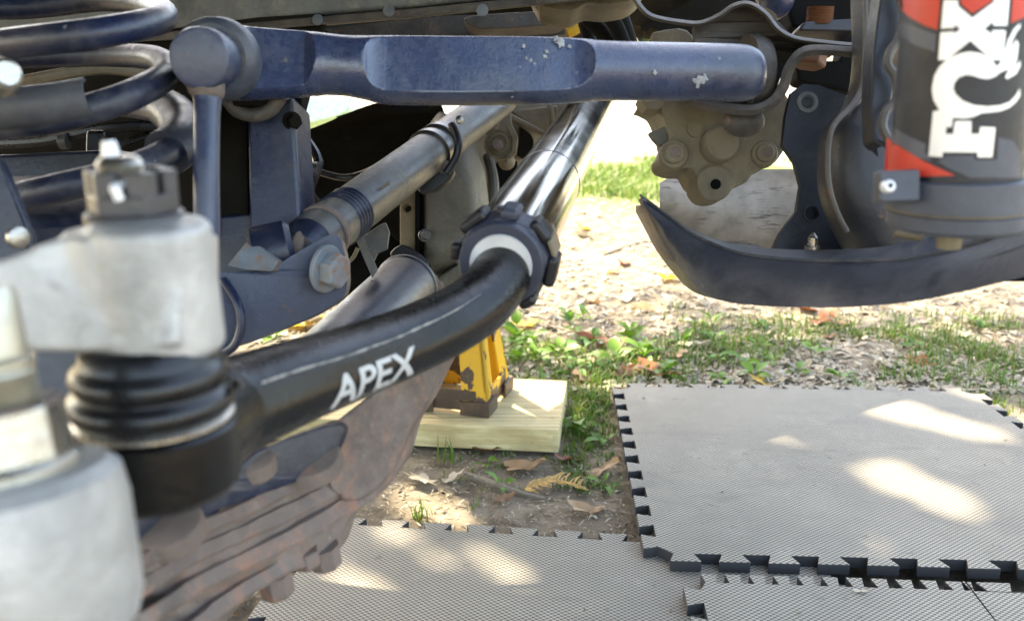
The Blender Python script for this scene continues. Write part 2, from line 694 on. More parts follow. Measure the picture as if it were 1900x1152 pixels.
def leaf_cards(pts, size, rng, droop=.3):
    vs, fs = [], []
    for p in pts:
        a = rng.uniform(0, 2 * math.pi)
        t = Vector((math.cos(a), math.sin(a), rng.uniform(-droop, droop))).normalized()
        nn = Vector((rng.gauss(0, .5), rng.gauss(0, .5), 1)).normalized()
        b = t.cross(nn).normalized()
        L = size * rng.uniform(.7, 1.25)
        W = L * rng.uniform(.5, .75) * .5
        o = len(vs)
        p = Vector(p)
        vs += [p, p + t * L * .5 + b * W, p + t * L, p + t * L * .5 - b * W]
        fs += [(o, o + 1, o + 2), (o, o + 2, o + 3)]
    return vs, fs


def raw(name, vs, fs, mat, parent=None, kind=None, label=None, cat=None, org=(0, 0, 0), smooth=False):
    me = bpy.data.meshes.new(name)
    O = Vector(org)
    me.from_pydata([tuple(Vector(v) - O) for v in vs], [], fs)
    me.materials.append(mat)
    if smooth:
        me.shade_smooth()
    o = bpy.data.objects.new(name, me)
    COL.objects.link(o)
    o['_org'] = tuple(O)
    if parent is not None:
        o.parent = parent
    else:
        o.location = O
    return tag(o, label, cat, None, kind)


# the maple whose branch shades the work: leaves hang 4 m up towards the sun, with gaps
rng = random.Random(11)
HOLES = []            # gaps of the foliage: ground point, half length, half width (m)
for hx, hy, hl, hw in ((1700, 897, .065, .032), (1660, 872, .03, .03), (1765, 938, .035, .018), (1590, 835, .02, .008), (1665, 750, .085, .045), (1770, 780, .09, .032),
                       (1000, 738, .07, .075), (880, 772, .05, .04), (835, 712, .05, .035), (775, 905, .07, .03), (690, 1108, .08, .010),
                       (960, 1060, .06, .005), (700, 985, .06, .006), (1100, 780, .05, .02), (1020, 640, .09, .04),
                       (1200, 660, .1, .04), (1330, 640, .09, .05), (1500, 660, .12, .05), (1700, 650, .12, .05), (1850, 640, .1, .05),
                       (1120, 700, .06, .03), (1620, 680, .05, .03), (560, 610, .2, .12), (1860, 730, .08, .03)):
    HOLES.append((G(hx, hy, .036 if 750 < hx < 1075 and 690 < hy < 800 else .028 if hx > 1150 and hy > 712 else .015), hl, hw))
THIN = [(G(hx, hy, .025), hl, hw) for hx, hy, hl, hw in ((1310, 815, .07, .035), (1360, 868, .06, .03), (1430, 800, .06, .035), (1500, 860, .06, .03), (1810, 800, .08, .03), (1400, 940, .07, .03), (1600, 1000, .06, .03), (820, 1000, .12, .05), (620, 1080, .08, .04))]
ax_l = Vector((sdir.x, sdir.y, 0)).normalized()
ax_w = Vector((-ax_l.y, ax_l.x, 0))
def in_gap(p, which=None):
    g = p - sdir * ((p.z - .02) / sdir.z)
    for c, hl, hw in (which or HOLES):
        q = g - c
        if (q.dot(ax_l) / hl) ** 2 + (q.dot(ax_w) / hw) ** 2 < 1:
            return True
    return False


tree_loc = Vector((-5.2, 2.2, 0))
tree = thing('maple_tree', tree_loc, 'leafy maple whose low branch shades the foam mats', 'tree')
vs, fs = [], []
for i in range(38000):
    small = i > 11000
    g = Vector((rng.uniform(-.75, 1.55), rng.uniform(.55, 1.68), 0)) if small else Vector((rng.uniform(-1.5, 2.1), rng.uniform(-.3, 2.25), 0))
    if g.y > 1.66 + .1 * noise.noise(Vector((g.x * 3, 0, 0))) and rng.random() < .35 + (g.y - 1.66) * .8:
        continue
    if rng.random() < (.94 if small else .7) and in_gap(g + sdir * .02, THIN):
        continue
    v4, f4 = leaf_cards([g + sdir * rng.uniform(4.0, 4.6)], .042 if small else .08, rng)
    if any(in_gap(v) for v in v4) or in_gap((v4[0] + v4[2]) / 2):
        continue
    o_ = len(vs)
    vs += v4
    fs += [tuple(k + o_ for k in f) for f in f4]
raw('foliage', vs, fs, M['tree_leaf'], tree, 'stuff', org=tree_loc)
MB().tube([tree_loc + Vector(p) for p in ((0, 0, -.1), (.05, 0, 1.2), (-.05, .05, 2.6), (0, 0, 4.5), (.1, 0, 6.5))],
          [.24, .19, .16, .13, .05]).build('trunk', M['bark'], tree)
for e in ((-1.4, 1.7, 3.55), (-1.0, 2.5, 3.6), (-2.2, 1.2, 3.6)):
    MB().tube([tree_loc + Vector((0, 0, 2.9)), tree_loc.lerp(Vector(e), .5) + Vector((0, 0, 1.7)), Vector(e)], [.09, .06, .02]).build('branch', M['bark'], tree)
cp = []
for i in range(1500):
    a, b, c = rng.gauss(0, 1.2), rng.gauss(0, 1.2), rng.gauss(0, .9)
    cp.append(tree_loc + Vector((a - .8, b - .8, 6.2 + c)))
vs, fs = leaf_cards(cp, .16, rng)
raw('crown', vs, fs, M['tree_leaf'], tree, 'stuff', org=tree_loc)


# trees beyond the lawn
def far_tree(x, y, h, seed, label):
    r = random.Random(seed)
    loc = Vector((x, y, -.05))
    t = thing('broadleaf_tree', loc, label, 'tree', 'trees beyond the lawn')
    MB().tube([loc, loc + Vector((.1, 0, h * .35)), loc + Vector((0, .1, h * .8))], [.2, .15, .05]).build('trunk', M['bark'], t)
    pts = []
    cl = [(r.gauss(0, h * .2), r.gauss(0, h * .2), h * r.uniform(.15, .95)) for _ in range(26)]
    for i in range(2600):
        c = r.choice(cl)
        pts.append(loc + Vector((c[0] + r.gauss(0, h * .07), c[1] + r.gauss(0, h * .07), c[2] + r.gauss(0, h * .05))))
    vs, fs = leaf_cards(pts, .3, r)
    raw('crown', vs, fs, M['tree_leaf'], t, 'stuff', org=loc)


for x, y, h, sd, lb in ((-7, 22, 6.5, 1, 'broad tree beyond the lawn, seen left behind the dark liner'),
                        (-2, 25, 7, 2, 'tall tree beyond the lawn in the gap beside the steel tower'),
                        (2.6, 23, 6, 3, 'rounded tree beyond the lawn behind the polished tube'),
                        (7, 26, 7, 4, 'large tree beyond the lawn behind the brown steering gear'),
                        (12, 24, 6, 5, 'tree beyond the lawn behind the red and black cylinder')):
    far_tree(x, y, h, sd, lb)

# the truck's own body, above the frame
body = thing('truck_body', (-1.2, .9, .9), 'dark painted truck body above the suspension', 'truck body')
MB().plate([(0, 0)], .5, .01) if False else None
bmb = MB()
prof = [(-.34, .90), (-.30, .84), (.5, .83), (1.2, .90), (1.34, .93), (1.38, .98), (1.34, 1.25), (1.1, 1.34), (.0, 1.3), (-.34, 1.2)]
bmb.loft([[Vector((x, a, b + dz)) for a, b in prof] for x, dz in ((-2.2, .02), (-1.6, 0), (-.05, 0), (.15, .03))])
bmb.build('body_panel', M['body_paint'], body, bevel=.01)


# ================================================================== TRUCK UNDERSIDE
def single(mb, name, mat, label, cat, **kw):
    return mb.build(name, mat, label=label, cat=cat, **kw)


# ---- frame rail across the top
loc = P(700, 40, 1.0)
rail = thing('frame_rail', loc, 'long grey dusty frame rail across the top edge', 'frame rail')
drail = lambda x, y: .98 - (x - 600) * .00018
mb = MB()
st = [(-120, 88), (150, 82), (320, 74), (480, 56), (760, 32), (1000, 8), (1190, -12)]
rings = []
for x, yb in st:
    d = drail(x, yb)
    rings.append([P(x, yb - 16, d), P(x, yb - 40, d - .004), P(x, -120, d - .006), P(x, -120, d + .07), P(x, yb - 16, d + .07)])
mb.loft(rings).build('rail_web', M['frame_grey'], rail, bevel=.006)
mb = MB()
rings = []
for x, yb in st:
    d = drail(x, yb)
    rings.append([P(x, yb - 15, d - .006), P(x, yb + 1, d - .008), P(x, yb + 3, d + .075), P(x, yb - 13, d + .075)])
mb.loft(rings).build('lower_flange', M['bracket_brown'], rail, bevel=.002)
for x, y in ((590, 40), (722, 24), (895, 22)):
    MB().lathe(P(x, y - 2, drail(x, y) - .008), -FW, [(0, .006), (.002, .006), (.0025, .004)], 14).build('rivet', M['frame_grey'], rail)
MB().plate([(1000, 0), (1010, 12), (1060, 20), (1090, 6), (1130, 8), (1180, -4), (1190, -40), (1000, -40)], .94, .06, smooth=3).build('rail_end', M['dust_cast'], rail, bevel=.004)

# ---- coil spring
cs = [(-150, 420, .66), (0, 376, .60), (90, 354, .58), (200, 327, .585), (295, 292, .62), (342, 248, .68), (295, 208, .76), (180, 196, .80), (0, 222, .80),
      (-150, 245, .72), (-100, 245, .63), (0, 232, .60), (90, 219, .58), (170, 202, .58), (255, 172, .60), (312, 135, .66), (285, 108, .74), (190, 103, .79),
      (60, 106, .80), (-60, 110, .78), (-150, 115, .70), (-80, 102, .62), (0, 84, .60), (100, 72, .58), (180, 62, .58), (262, 47, .61), (305, 30, .66),
      (275, 10, .74), (190, 0, .79), (40, 15, .8), (-120, 10, .76), (-160, -20, .68), (0, -60, .6), (160, -90, .58)]
loc = P(100, 420, .7)
spring = thing('coil_spring', loc, 'thick dark blue coil spring behind the castle nut', 'coil spring')
MB().tube([P(*c) for c in cs], .0098, 18, 8).build('coil', M['spring'], spring)
sl_ = [(-90, 196, .575), (0, 190, .567), (60, 184, .561), (110, 178, .56), (166, 168, .563)]
mb = MB()
rings = []
pts = [P(x, y + 14, d + .012) for x, y, d in sl_]
for i, p in enumerate(pts):
    t = (pts[min(i + 1, 4)] - pts[max(i - 1, 0)]).normalized()
    n = (-FW - t * (-FW).dot(t)).normalized()
    b = t.cross(n)
    ring = [p + (n * math.cos(a) + b * math.sin(a)) * .0128 for a in [rad(-95 + 19 * k) for k in range(11)]]
    ring += [p + (n * math.cos(a) + b * math.sin(a)) * .0102 for a in [rad(95 - 19 * k) for k in range(11)]]
    rings.append(ring)
mb.loft(rings).build('isolator_sleeve', M['slate'], spring, bevel=.0006)
MB().tube([P(308, 285, .635), P(330, 268, .65), P(342, 246, .675), P(332, 222, .70), P(312, 205, .735)], .0165, 18).build('rubber_isolator', M['blue_steel'], spring)
MB().plate([(455 / 2.88, 690 / 2.88), (560 / 2.88, 690 / 2.88), (540 / 2.88, 860 / 2.88), (450 / 2.88, 860 / 2.88)], .83, .03).build('bump_stop', M['rubber'], spring, bevel=.004)
MB().lathe(P(60, 415, .70), ZUP, [(0, .10), (.012, .105), (.02, .095), (.03, .06)], 40).build('spring_seat', M['bracket_blue'], spring)

# inner arch behind the spring
single(MB().plate([(-160, -60), (600, -60), (600, 60), (560, 210), (470, 300), (430, 480), (200, 520), (-160, 560)], lambda x, y: 1.1 - (x * .0002), .02),
       'inner_fender', M['dark_brown'], 'dark brown inner fender wall behind the coil spring', 'inner fender', bevel=.004)
single(MB().tube([P(-60, 178, .92), P(60, 148, .92), P(200, 128, .95), P(320, 150, .98)], .006, 10),
       'brake_hose', M['tan_cast'], 'thin tan hose running behind the spring coils', 'hose')
single(MB().plate([(-160, 290), (20, 285), (210, 276), (280, 290), (300, 330), (190, 345), (-160, 370)], .78, .02),
       'spring_plate', M['blue_steel'], 'grey blue plate below the spring behind the castle nut', 'plate', bevel=.004)
mb = MB().plate([(-60, 250), (0, 300), (20, 345), (40, 395), (58, 440), (50, 500), (-60, 520)], .50, .008, holes=[(38, 434, 11)])
o = single(mb, 'shock_bracket', M['blue_steel'], 'blue grey bracket plate with one hole at the left edge', 'bracket', bevel=.0015)
MB().lathe(P(30, 441, .495), Vector((.9, -.5, .1)), [(0, .006), (.003, .006), (.004, .004)], 16).build('rivet', M['zinc'], o)
single(MB().plate([(60, 560), (165, 560), (165, 700), (160, 840), (90, 900), (60, 860)], .52, .02),
       'knuckle_web', M['blue_steel'], 'flat blue grey web between the two aluminium castings', 'web plate', bevel=.003)
o = single(MB().lathe(P(-6, 146, .47), Vector((.75, -.6, .2)), [(0, .009), (.004, .0105), (.007, .0095), (.012, .008), (.0135, .006)], 20),
       'pale_bolt', M['zinc'], 'pale bolt head at the left edge beside the spring', 'bolt')

loom = thing('wiring_loom', P(300, 480, 1.0), 'black wiring loom in the shadow behind the steel tower', 'wiring')
for pts_, r_ in ((((-60, 268, .98), (80, 262, .96), (200, 238, .95), (330, 236, .97), (420, 262, 1.0), (430, 380, 1.02)), .006), (((-60, 306, 1.0), (120, 300, .98), (260, 255, .98), (400, 210, 1.02)), .0045),
                 (((560, 250, 1.05), (590, 300, 1.03), (575, 360, 1.02), (620, 400, 1.04)), .006), (((545, 300, 1.08), (640, 330, 1.08), (720, 300, 1.1)), .004)):
    MB().tube([P(*q) for q in pts_], r_, 10).build('cable', M['rubber'], loom)
for x, y, d in ((120, 262, .95), (330, 240, .96), (585, 315, 1.02)):
    MB().lathe(P(x - 8, y, d), RT, [(0, .008), (.0005, .0088), (.008, .0088), (.0085, .008)], 16).build('clamp', M['nut_grey'], loom)
single(MB().plate([(440, 230), (540, 250), (545, 330), (500, 350), (450, 320)], 1.0, .012, holes=[(480, 280, 10), (515, 305, 8)], smooth=2), 'stamped_bracket', M['dark_brown'],
       'dark stamped bracket with two holes hidden behind the tower', 'bracket', bevel=.002)

# ---- sway bar link
loc = P(385, 430, .62)
link = thing('link_rod', loc, 'round ended link rod standing in front of the steel tower', 'link rod')
a0, a1 = P(368, 108, .600), P(420, 112, .665)
axd = (a1 - a0).normalized()
MB().lathe(a0, axd, [(0, .0165), (.001, .0192), (.004, .0203), (.03, .0205), (.036, .0205)], 44).build('joint_cap', M['link_blue'], link)
MB().lathe(a0 + axd * .030, axd, [(0, .0235), (.004, .0275), (.008, .0285), (.02, .0292), (.026, .0285), (.03, .025)], 44).build('joint_collar', M['collar_dust'], link)
MB().tube([P(383, 150, .618), P(385, 185, .617), P(384, 220, .615), P(383, 320, .61), P(384, 440, .61)],
          [.0112, .0094, .0088, .0086, .0088], 20).build('rod', M['link_blue'], link)
MB().tube([P(382, 158, .617), P(384, 172, .617), P(384, 182, .617)], [.0126, .0118, .010], 20).build('weld', M['rust_bolt'], link)

# ---- horizontal bar with forged flats
loc = P(930, 130, .70)
bar = thing('cross_bar', loc, 'long blue black bar with forged flats across the upper picture', 'bar')
stn = [(425, 48, 186, .9), (462, 52, 186, .62), (480, 54, 185, .50), (560, 60, 180, .50), (574, 61, 178, .55), (586, 62, 178, .75), (596, 63, 177, .95), (604, 64, 176, 1), (640, 68, 178, 1),
       (672, 69, 184, 1), (684, 69, 187, .95), (690, 69, 189, .82), (700, 69, 191, .68), (716, 69, 193, .60), (740, 69, 194, .57), (850, 70, 195, .56), (1000, 71, 193, .57), (1050, 73, 191, .60), (1075, 74, 189, .68), (1090, 75, 188, .82),
       (1099, 76, 187, .95), (1106, 77, 186, 1), (1160, 79, 186, 1), (1300, 82, 187, 1), (1370, 84, 188, 1), (1398, 91, 183, 1), (1412, 103, 172, 1), (1419, 122, 155, 1)]
rings = []
for x, t, b, cl in catmull(stn, 6):
    d = .675 + (x - 450) * .00007
    r = px((b - t) / 2, d)
    c = P(x, (t + b) / 2, d)
    fdir = (-FW * .995 + UP * .10).normalized()
    ring = []
    for k in range(120):
        a = 2 * math.pi * k / 120
        o_ = UP * (math.sin(a) * r) + FW * (math.cos(a) * r)
        e = o_.dot(fdir) - min(1, cl) * r
        if e > 0:
            o_ = o_ - fdir * e
        ring.append(c + o_)
    rings.append(ring)
MB().loft(rings).build('bar_forging', M['bar_paint'], bar, ang=24)
cr = random.Random(3)
for x, y, r in ((1038, 90, 11), (1030, 84, 7), (959, 155, 7), (957, 163, 6), (1286, 163, 13), (1296, 158, 9), (1031, 148, 6), (1010, 115, 5), (1013, 106, 5), (984, 122, 5), (976, 118, 4), (990, 128, 4),
                (971, 97, 5), (1207, 149, 5), (950, 182, 6), (1055, 97, 5), (1072, 122, 3), (860, 165, 4), (530, 125, 8), (537, 121, 6)):
    d = .675 + (x - 450) * .00007
    hh = px(57, d)
    yy = px(130 - y, d)
    if 690 < x < 1095:
        dep = hh * .575 + yy * .10
    elif x < 590:
        dep = hh * .50 + yy * .10
    else:
        dep = math.sqrt(max(1e-7, hh * hh - yy * yy))
    c = P(x, y, d) - FW * (dep + .0001)
    nrm = -FW if (690 < x < 1095 or x < 590) else (-FW * dep + UP * yy).normalized()
    u = RT
    v = nrm.cross(u).normalized()
    mb = MB()
    R_ = px(r * .8, d)
    ring = [c + (u * math.cos(a) + v * math.sin(a)) * R_ * (1 + cr.uniform(-.5, .35)) for a in [2 * math.pi * k / 14 for k in range(14)]]
    mb.loft([ring, [p + (c - p) * .25 + nrm * .0006 for p in ring]])
    mb.build('paint_chip', M['chip'] if x != 530 and x != 537 else M['frame_grey'], bar)

# ---- steel tower behind the link
loc = P(490, 440, .74)
tower = thing('steel_tower', loc, 'faded blue steel tower with round cup behind the link rod', 'tower bracket')
MB().plate([(400, 185), (458, 195), (462, 445), (395, 445)], .735, .05).build('side_plate', M['dark_brown'], tower, bevel=.004)
MB().plate([(458, 200), (545, 178), (552, 300), (562, 445), (462, 445)], .725, .06).build('face_plate', M['bracket_blue'], tower, bevel=.004)
MB().tube([P(420, 180, .70), P(440, 205, .70), P(470, 214, .70), P(500, 205, .70), P(520, 180, .70)], .0055, 12).build('cup_rim', M['bracket_brown'], tower)
MB().lathe(P(468, 168, .71), Vector((0, .2, 1)), [(-.016, .012), (-.014, .019), (.012, .021)], 30).build('cup', M['dark_brown'], tower)
MB().plate([(395, 400), (560, 385), (600, 470), (560, 540), (395, 520)], .73, .04).build('base_plate', M['blue_steel'], tower, bevel=.006)
hexbolt(tower, P(543, 225, .725), Vector((.5, -.8, 0)), .006, .008, M['dark_brown'])

# ---- dark liner / far wheel arch
o = single(MB().plate([(545, 250), (600, 229), (650, 207), (715, 185), (800, 170), (830, 250), (800, 420), (720, 520), (560, 520), (540, 400)],
                      lambda x, y: 1.22 + .0006 * abs(x - 680) + .0004 * (y - 200), .03, smooth=3),
           'wheel_liner', M['dark_brown'], 'black rubbery liner under the bar beside the bright gap', 'liner', bevel=.006)
single(MB().plate([(556, 178), (656, 178), (648, 205), (625, 216), (556, 232)], 4.2, .2), 'pale_screen', M['panel_green'],
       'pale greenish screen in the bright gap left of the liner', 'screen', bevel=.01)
single(MB().plate([(543, 170), (560, 172), (560, 240), (548, 250), (540, 220)], .8, .02), 'tower_tab', M['dark_brown'],
       'small brown tab on the right edge of the blue tower', 'tab', bevel=.003)

# ---- blue lower clevis with bolt
loc = P(520, 620, .66)
clevis = thing('arm_clevis', loc, 'blue steel clevis with a rusty flanged bolt at its tip', 'clevis')
mb = MB().plate([(395, 505), (440, 504), (500, 497), (545, 472), (590, 446), (618, 434), (634, 448), (644, 500), (643, 535), (632, 555), (590, 582), (540, 604), (470, 632), (430, 645), (395, 660)],
                lambda x, y: .66 + (x - 420) * .00012, .014, smooth=2)
mb.build('outer_cheek', M['bracket_blue'], clevis, bevel=.003)
MB().tube([P(405, 660, .655), P(436, 640, .648), P(448, 600, .646), P(440, 560, .647), P(415, 520, .655)], .0032, 10).build('weld_bead', M['bracket_blue'], clevis)
MB().plate([(470, 470), (560, 415), (600, 400), (620, 430), (560, 470), (480, 510)], .72, .012).build('inner_cheek', M['blue_steel'], clevis, bevel=.002)
MB().lathe(P(508, 470, .70), Vector((1, .25, .2)), [(-.016, .02), (-.013, .023), (.012, .023), (.016, .019)], 30).build('bushing', M['blue_steel'], clevis)
MB().plate([(540, 440), (552, 424), (566, 440), (560, 468), (530, 482)], .69, .015).build('rust_tab', M['rust_bolt'], clevis, bevel=.003)
bc = P(602, 498, .672)
bax = Vector((.88, -.46, -.05)).normalized()
hexbolt(clevis, bc + bax * .004, bax, .0135, .012, M['pale_rust'], 1.32, ref=ZUP, name='flanged_bolt')
single(MB().plate([(421, 492), (463, 440), (516, 484), (504, 503), (455, 500)], lambda x, y: .685 - (y - 440) * .0005, .02), 'flaked_plate', M['pale_rust'],
       'pale flaking triangular plate lying on the blue clevis', 'plate', bevel=.0012)

# ---- dusty diagonal tube with band clamp
loc = P(740, 320, .85)
dtube = thing('diagonal_tube', loc, 'dusty grey tube slanting up behind the polished tube', 'tube')
e0, e1 = P(572, 452, .715), P(838, 252, 1.0)
e2 = P(930, 182, 1.14)
MB().tube([e0, e0.lerp(e1, .35), e0.lerp(e1, .7), e1, e2], .0215, 28, 4).build('tube', M['arm_tube'], dtube)
ad = (e1 - e0).normalized()
MB().lathe(e0 - ad * .02, ad, [(0, .010), (.002, .016), (.012, .0195), (.02, .021)], 34).build('end_plug', M['blue_steel'], dtube)
MB().lathe(e0 - ad * -.022, ad, [(0, .0212), (.001, .0232), (.006, .0232), (.008, .0216)], 34).build('end_collar', M['rust_bolt'], dtube)
for k in range(5):
    MB().lathe(e0 + ad * (.050 + .0055 * k), ad, [(0, .0216), (.002, .0226), (.004, .0216)], 34).build('weld_ripple', M['blue_steel'], dtube)
MB().plate([(702, 350), (722, 336), (723, 342), (703, 356)], .795, .002).build('decal', M['tan_cast'], dtube)
loc = P(825, 290, .95)
clip = thing('band_clip', loc, 'black plastic clip strapped round the dusty diagonal tube', 'clip')
for tt in (.80, .88):
    MB().lathe(e0.lerp(e1, tt) - ad * .006, ad, [(0, .0217), (.001, .0242), (.011, .0242), (.012, .0217)], 34).build('strap', M['rubber'], clip)
MB().tube([P(838, 232, .93), P(850, 260, .92), P(847, 290, .92), P(828, 322, .92)], .0042, 10).build('hook', M['lug'], clip)
MB().plate([(775, 345), (800, 330), (815, 300), (832, 300), (844, 318), (836, 332), (810, 352), (778, 358)], .94, .02).build('clip_body', M['lug'], clip, bevel=.002)
hexbolt(clip, P(823, 308, .935), -FW + RT * .3, .006, .006, M['rust_bolt'])
MB().lathe(P(853, 224, .93), -FW, [(0, .004), (.006, .004), (.007, .002)], 12).build('pin', M['zinc'], clip)

# ---- pan with flange
loc = P(840, 520, 1.15)
pan = thing('gear_case', loc, 'dusty grey rounded gear case under the bar', 'gear case')
mb = MB()
rings = []
for k in range(15):
    a = math.pi * k / 14
    ring = []
    for x, y in ((776, 360), (782, 250), (815, 205), (850, 222), (880, 265), (900, 320), (908, 380), (906, 445), (885, 490), (850, 515), (800, 528), (776, 520)):
        s_ = .55 + .45 * math.sin(a)
        cx_, cy_ = 815, 380
        ring.append(P(cx_ + (x - cx_) * s_, cy_ + (y - cy_) * s_, 1.16 - .09 * math.cos(a)))
    rings.append(ring)
mb.loft([catmull_ring for catmull_ring in rings]).build('case_shell', M['pan'], pan, remesh=.004, smooth_it=8)
mb = MB().plate([(742, 330), (760, 318), (777, 330), (777, 500), (758, 500), (742, 470)], 1.08, .02, holes=[(756, 386, 7), (756, 396, 7), (757, 376, 5)][:1])
mb.build('case_flange', M['tan_cast'], pan, bevel=.002)
MB().plate([(770, 300), (778, 300), (778, 520), (770, 520)], 1.07, .02).build('gasket', M['dark'], pan)
hexbolt(pan, P(788, 437, 1.065), -FW + RT * .4, .006, .008, M['nut_grey'])
MB().plate([(880, 470), (905, 440), (905, 480), (870, 525), (800, 540), (800, 520)], 1.08, .03).build('lower_lip', M['pan'], pan, bevel=.004)

# ---- engine mount bits behind the polished tube
loc = P(925, 268, 1.2)
mount = thing('rubber_mount', loc, 'round brown rubber mount with a centre bolt beside the polished tube', 'mount')
MB().lathe(P(926, 268, 1.2), -FW + RT * -.15, [(-.02, .018), (0, .0195), (.004, .0195), (.0045, .017), (.003, .0165), (.003, .0145), (.0055, .0135), (.0055, .011), (.003, .01)], 34).build('mount_rings', M['dust_cast'], mount)
hexbolt(mount, P(922, 270, 1.19), -FW, .0075, .009, M['rust_bolt'], 1.1)
MB().plate([(938, 195), (948, 195), (950, 230), (962, 255), (958, 285), (940, 300), (935, 297), (948, 280), (950, 258), (938, 235)], 1.19, .012).build('strap', M['tan_cast'], mount, bevel=.002)
MB().lathe(P(940, 205, 1.17), ZUP, [(0, .006), (.002, .009), (.018, .009), (.02, .006)], 16).build('bush', M['gold_zinc'], mount)
loc = P(960, 330, 1.3)
cast = thing('engine_casting', loc, 'brown dusty engine casting between gear case and polished tube', 'casting')
MB().plate([(850, 160), (1060, 160), (1050, 330), (960, 420), (900, 420), (880, 330), (860, 260)], lambda x, y: 1.30 + (x - 900) * .0003, .04).build('casting_wall', M['tan_cast'], cast, bevel=.01)
MB().plate([(945, 205), (1035, 195), (1036, 238), (1020, 246), (1000, 244)], 1.30, .02).build('cover', M['tan_cast'], cast, bevel=.003)
MB().tube([P(944, 214, 1.27), P(975, 230, 1.27), P(1010, 248, 1.27), P(1022, 242, 1.27), P(1024, 215, 1.27), P(1020, 195, 1.27)], .0035, 10).build('gasket_edge', M['tan_cast'], cast)
MB().plate([(965, 235), (985, 250), (990, 268), (980, 290), (960, 285), (965, 262)], 1.3, .02, smooth=2).build('recess_shade', M['dark_brown'], cast)  # dark slab on the wall, standing in for a shaded hollow
MB().plate([(890, 205), (920, 195), (925, 235), (905, 245), (892, 232)], 1.24, .02, smooth=2).build('boss', M['tan_cast'], cast, bevel=.003)
MB().plate([(905, 320), (925, 300), (960, 300), (950, 345), (915, 380)], 1.30, .02, smooth=2).build('recess_shade', M['dark'], cast)  # black slab painted in for the shade of a hollow
MB().ball(P(940, 300, 1.26), .012).build('stud', M['tan_cast'], cast)
MB().tube([P(905, 290, 1.24), P(915, 330, 1.22), P(916, 370, 1.2), P(905, 410, 1.18)], .007, 10).build('pipe', M['pan'], cast)

# ---- dark axle sleeve with strap
loc = P(700, 600, .9)
ax = thing('axle_sleeve', loc, 'dark blue cylinder with open end behind the black steering rod', 'axle tube')
s0, s1 = P(585, 700, .80), P(752, 532, 1.0)
sd = (s1 - s0).normalized()
L = (s1 - s0).length
MB().lathe(s0, sd, [(0, .034), (L, .034), (L + .002, .0355), (L + .006, .0355), (L + .008, .032), (L - .01, .030)], 44).build('sleeve', M['blue_steel'], ax)
MB().tube([s0 + (-FW * .82 + RT * .55).normalized() * .0345 + sd * .03, s0 + (-FW * .82 + RT * .55).normalized() * .0345 + sd * (L - .004)], .0006, 6, 1).build('seam', M['line_grey'], ax)
MB().plate([(722, 470), (745, 452), (775, 468), (796, 488), (788, 520), (770, 500), (735, 488)], 1.04, .03, smooth=2).build('boot', M['rubber'], ax, bevel=.003)
MB().plate([(670, 440), (700, 420), (715, 412), (722, 430), (718, 462), (700, 470), (685, 500), (672, 470)], .93, .008).build('strap', M['frame_grey'], ax, bevel=.001)
MB().plate([(660, 445), (672, 438), (700, 500), (690, 515)], .92, .006).build('strap', M['frame_grey'], ax, bevel=.001)
MB().tube([P(640, 490, .86), P(655, 478, .86), P(664, 460, .86)], .002, 8).build('wire', M['tan_cast'], ax)
hexbolt(ax, P(800, 520, 1.03), -FW + RT * .5, .007, .008, M['nut_grey'])
hexbolt(ax, P(812, 532, 1.03), -FW + RT * .2, .006, .007, M['rust_bolt'])
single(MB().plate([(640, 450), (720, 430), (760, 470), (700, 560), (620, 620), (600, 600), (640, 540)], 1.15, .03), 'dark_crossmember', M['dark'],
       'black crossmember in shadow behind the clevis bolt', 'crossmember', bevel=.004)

# ---- black steering rod
loc = P(700, 650, .49)
rod = thing('steering_rod', loc, 'black curved steering rod with white lettering running across the centre', 'steering rod')
rp = [(395, 768, .395, .0225), (440, 750, .408, .0219), (540, 712, .436, .0208), (643, 676, .470, .0197), (740, 640, .503, .0194), (830, 600, .532, .0194), (890, 562, .556, .0194), (922, 524, .575, .0194), (938, 490, .59, .0194), (946, 465, .61, .0194)]
rq = catmull([(*P(*p[:3]), p[3]) for p in rp], 10)
RRs = [p[3] for p in rq]
rq = [Vector(p[:3]) for p in rq]
NRM = (-FW * math.cos(rad(4)) - UP * math.sin(rad(4))).normalized()
FL = .95


def frame(i):
    t = (rq[min(i + 1, len(rq) - 1)] - rq[max(i - 1, 0)]).normalized()
    n = (NRM - t * NRM.dot(t)).normalized()
    return t, n, n.cross(t)


rings = []
for i, p in enumerate(rq):
    RR = RRs[i]
    t, n, b = frame(i)
    fr = i / (len(rq) - 1)
    cl = FL + (1 - FL) * min(1, max(0, (fr - .58) / .2))
    ring = []
    for k in range(44):
        a = 2 * math.pi * k / 44
        o_ = n * math.cos(a) * RR + b * math.sin(a) * RR
        e = o_.dot(n) - cl * RR
        if e > 0:
            o_ = o_ - n * e
        ring.append(p + o_)
    rings.append(ring)
MB().loft(rings).build('rod_body', M['rod_black'], rod, ang=25)
ang_e = math.acos(FL)
wr = random.Random(5)
pts, rs = [], []
for i in range(9, 56):
    t, n, b = frame(i)
    RR = RRs[i]
    fr = i / (len(rq) - 1)
    cl = FL + (1 - FL) * min(1, max(0, (fr - .58) / .2))
    a = math.acos(min(1, cl)) if cl < 1 else .15
    sgn = -1 if b.z > 0 else 1
    up_ = b if b.z > 0 else -b
    pts.append(rq[i] + n * (RR * cl) + up_ * RR * math.sin(a))
    rs.append(.00055 * wr.uniform(.35, 1.45) * (1 if i < 44 else .6))
MB().tube(pts, rs, 6, 2).build('edge_line', M['line_grey'], rod)  # thin pale line along the upper edge of the flat


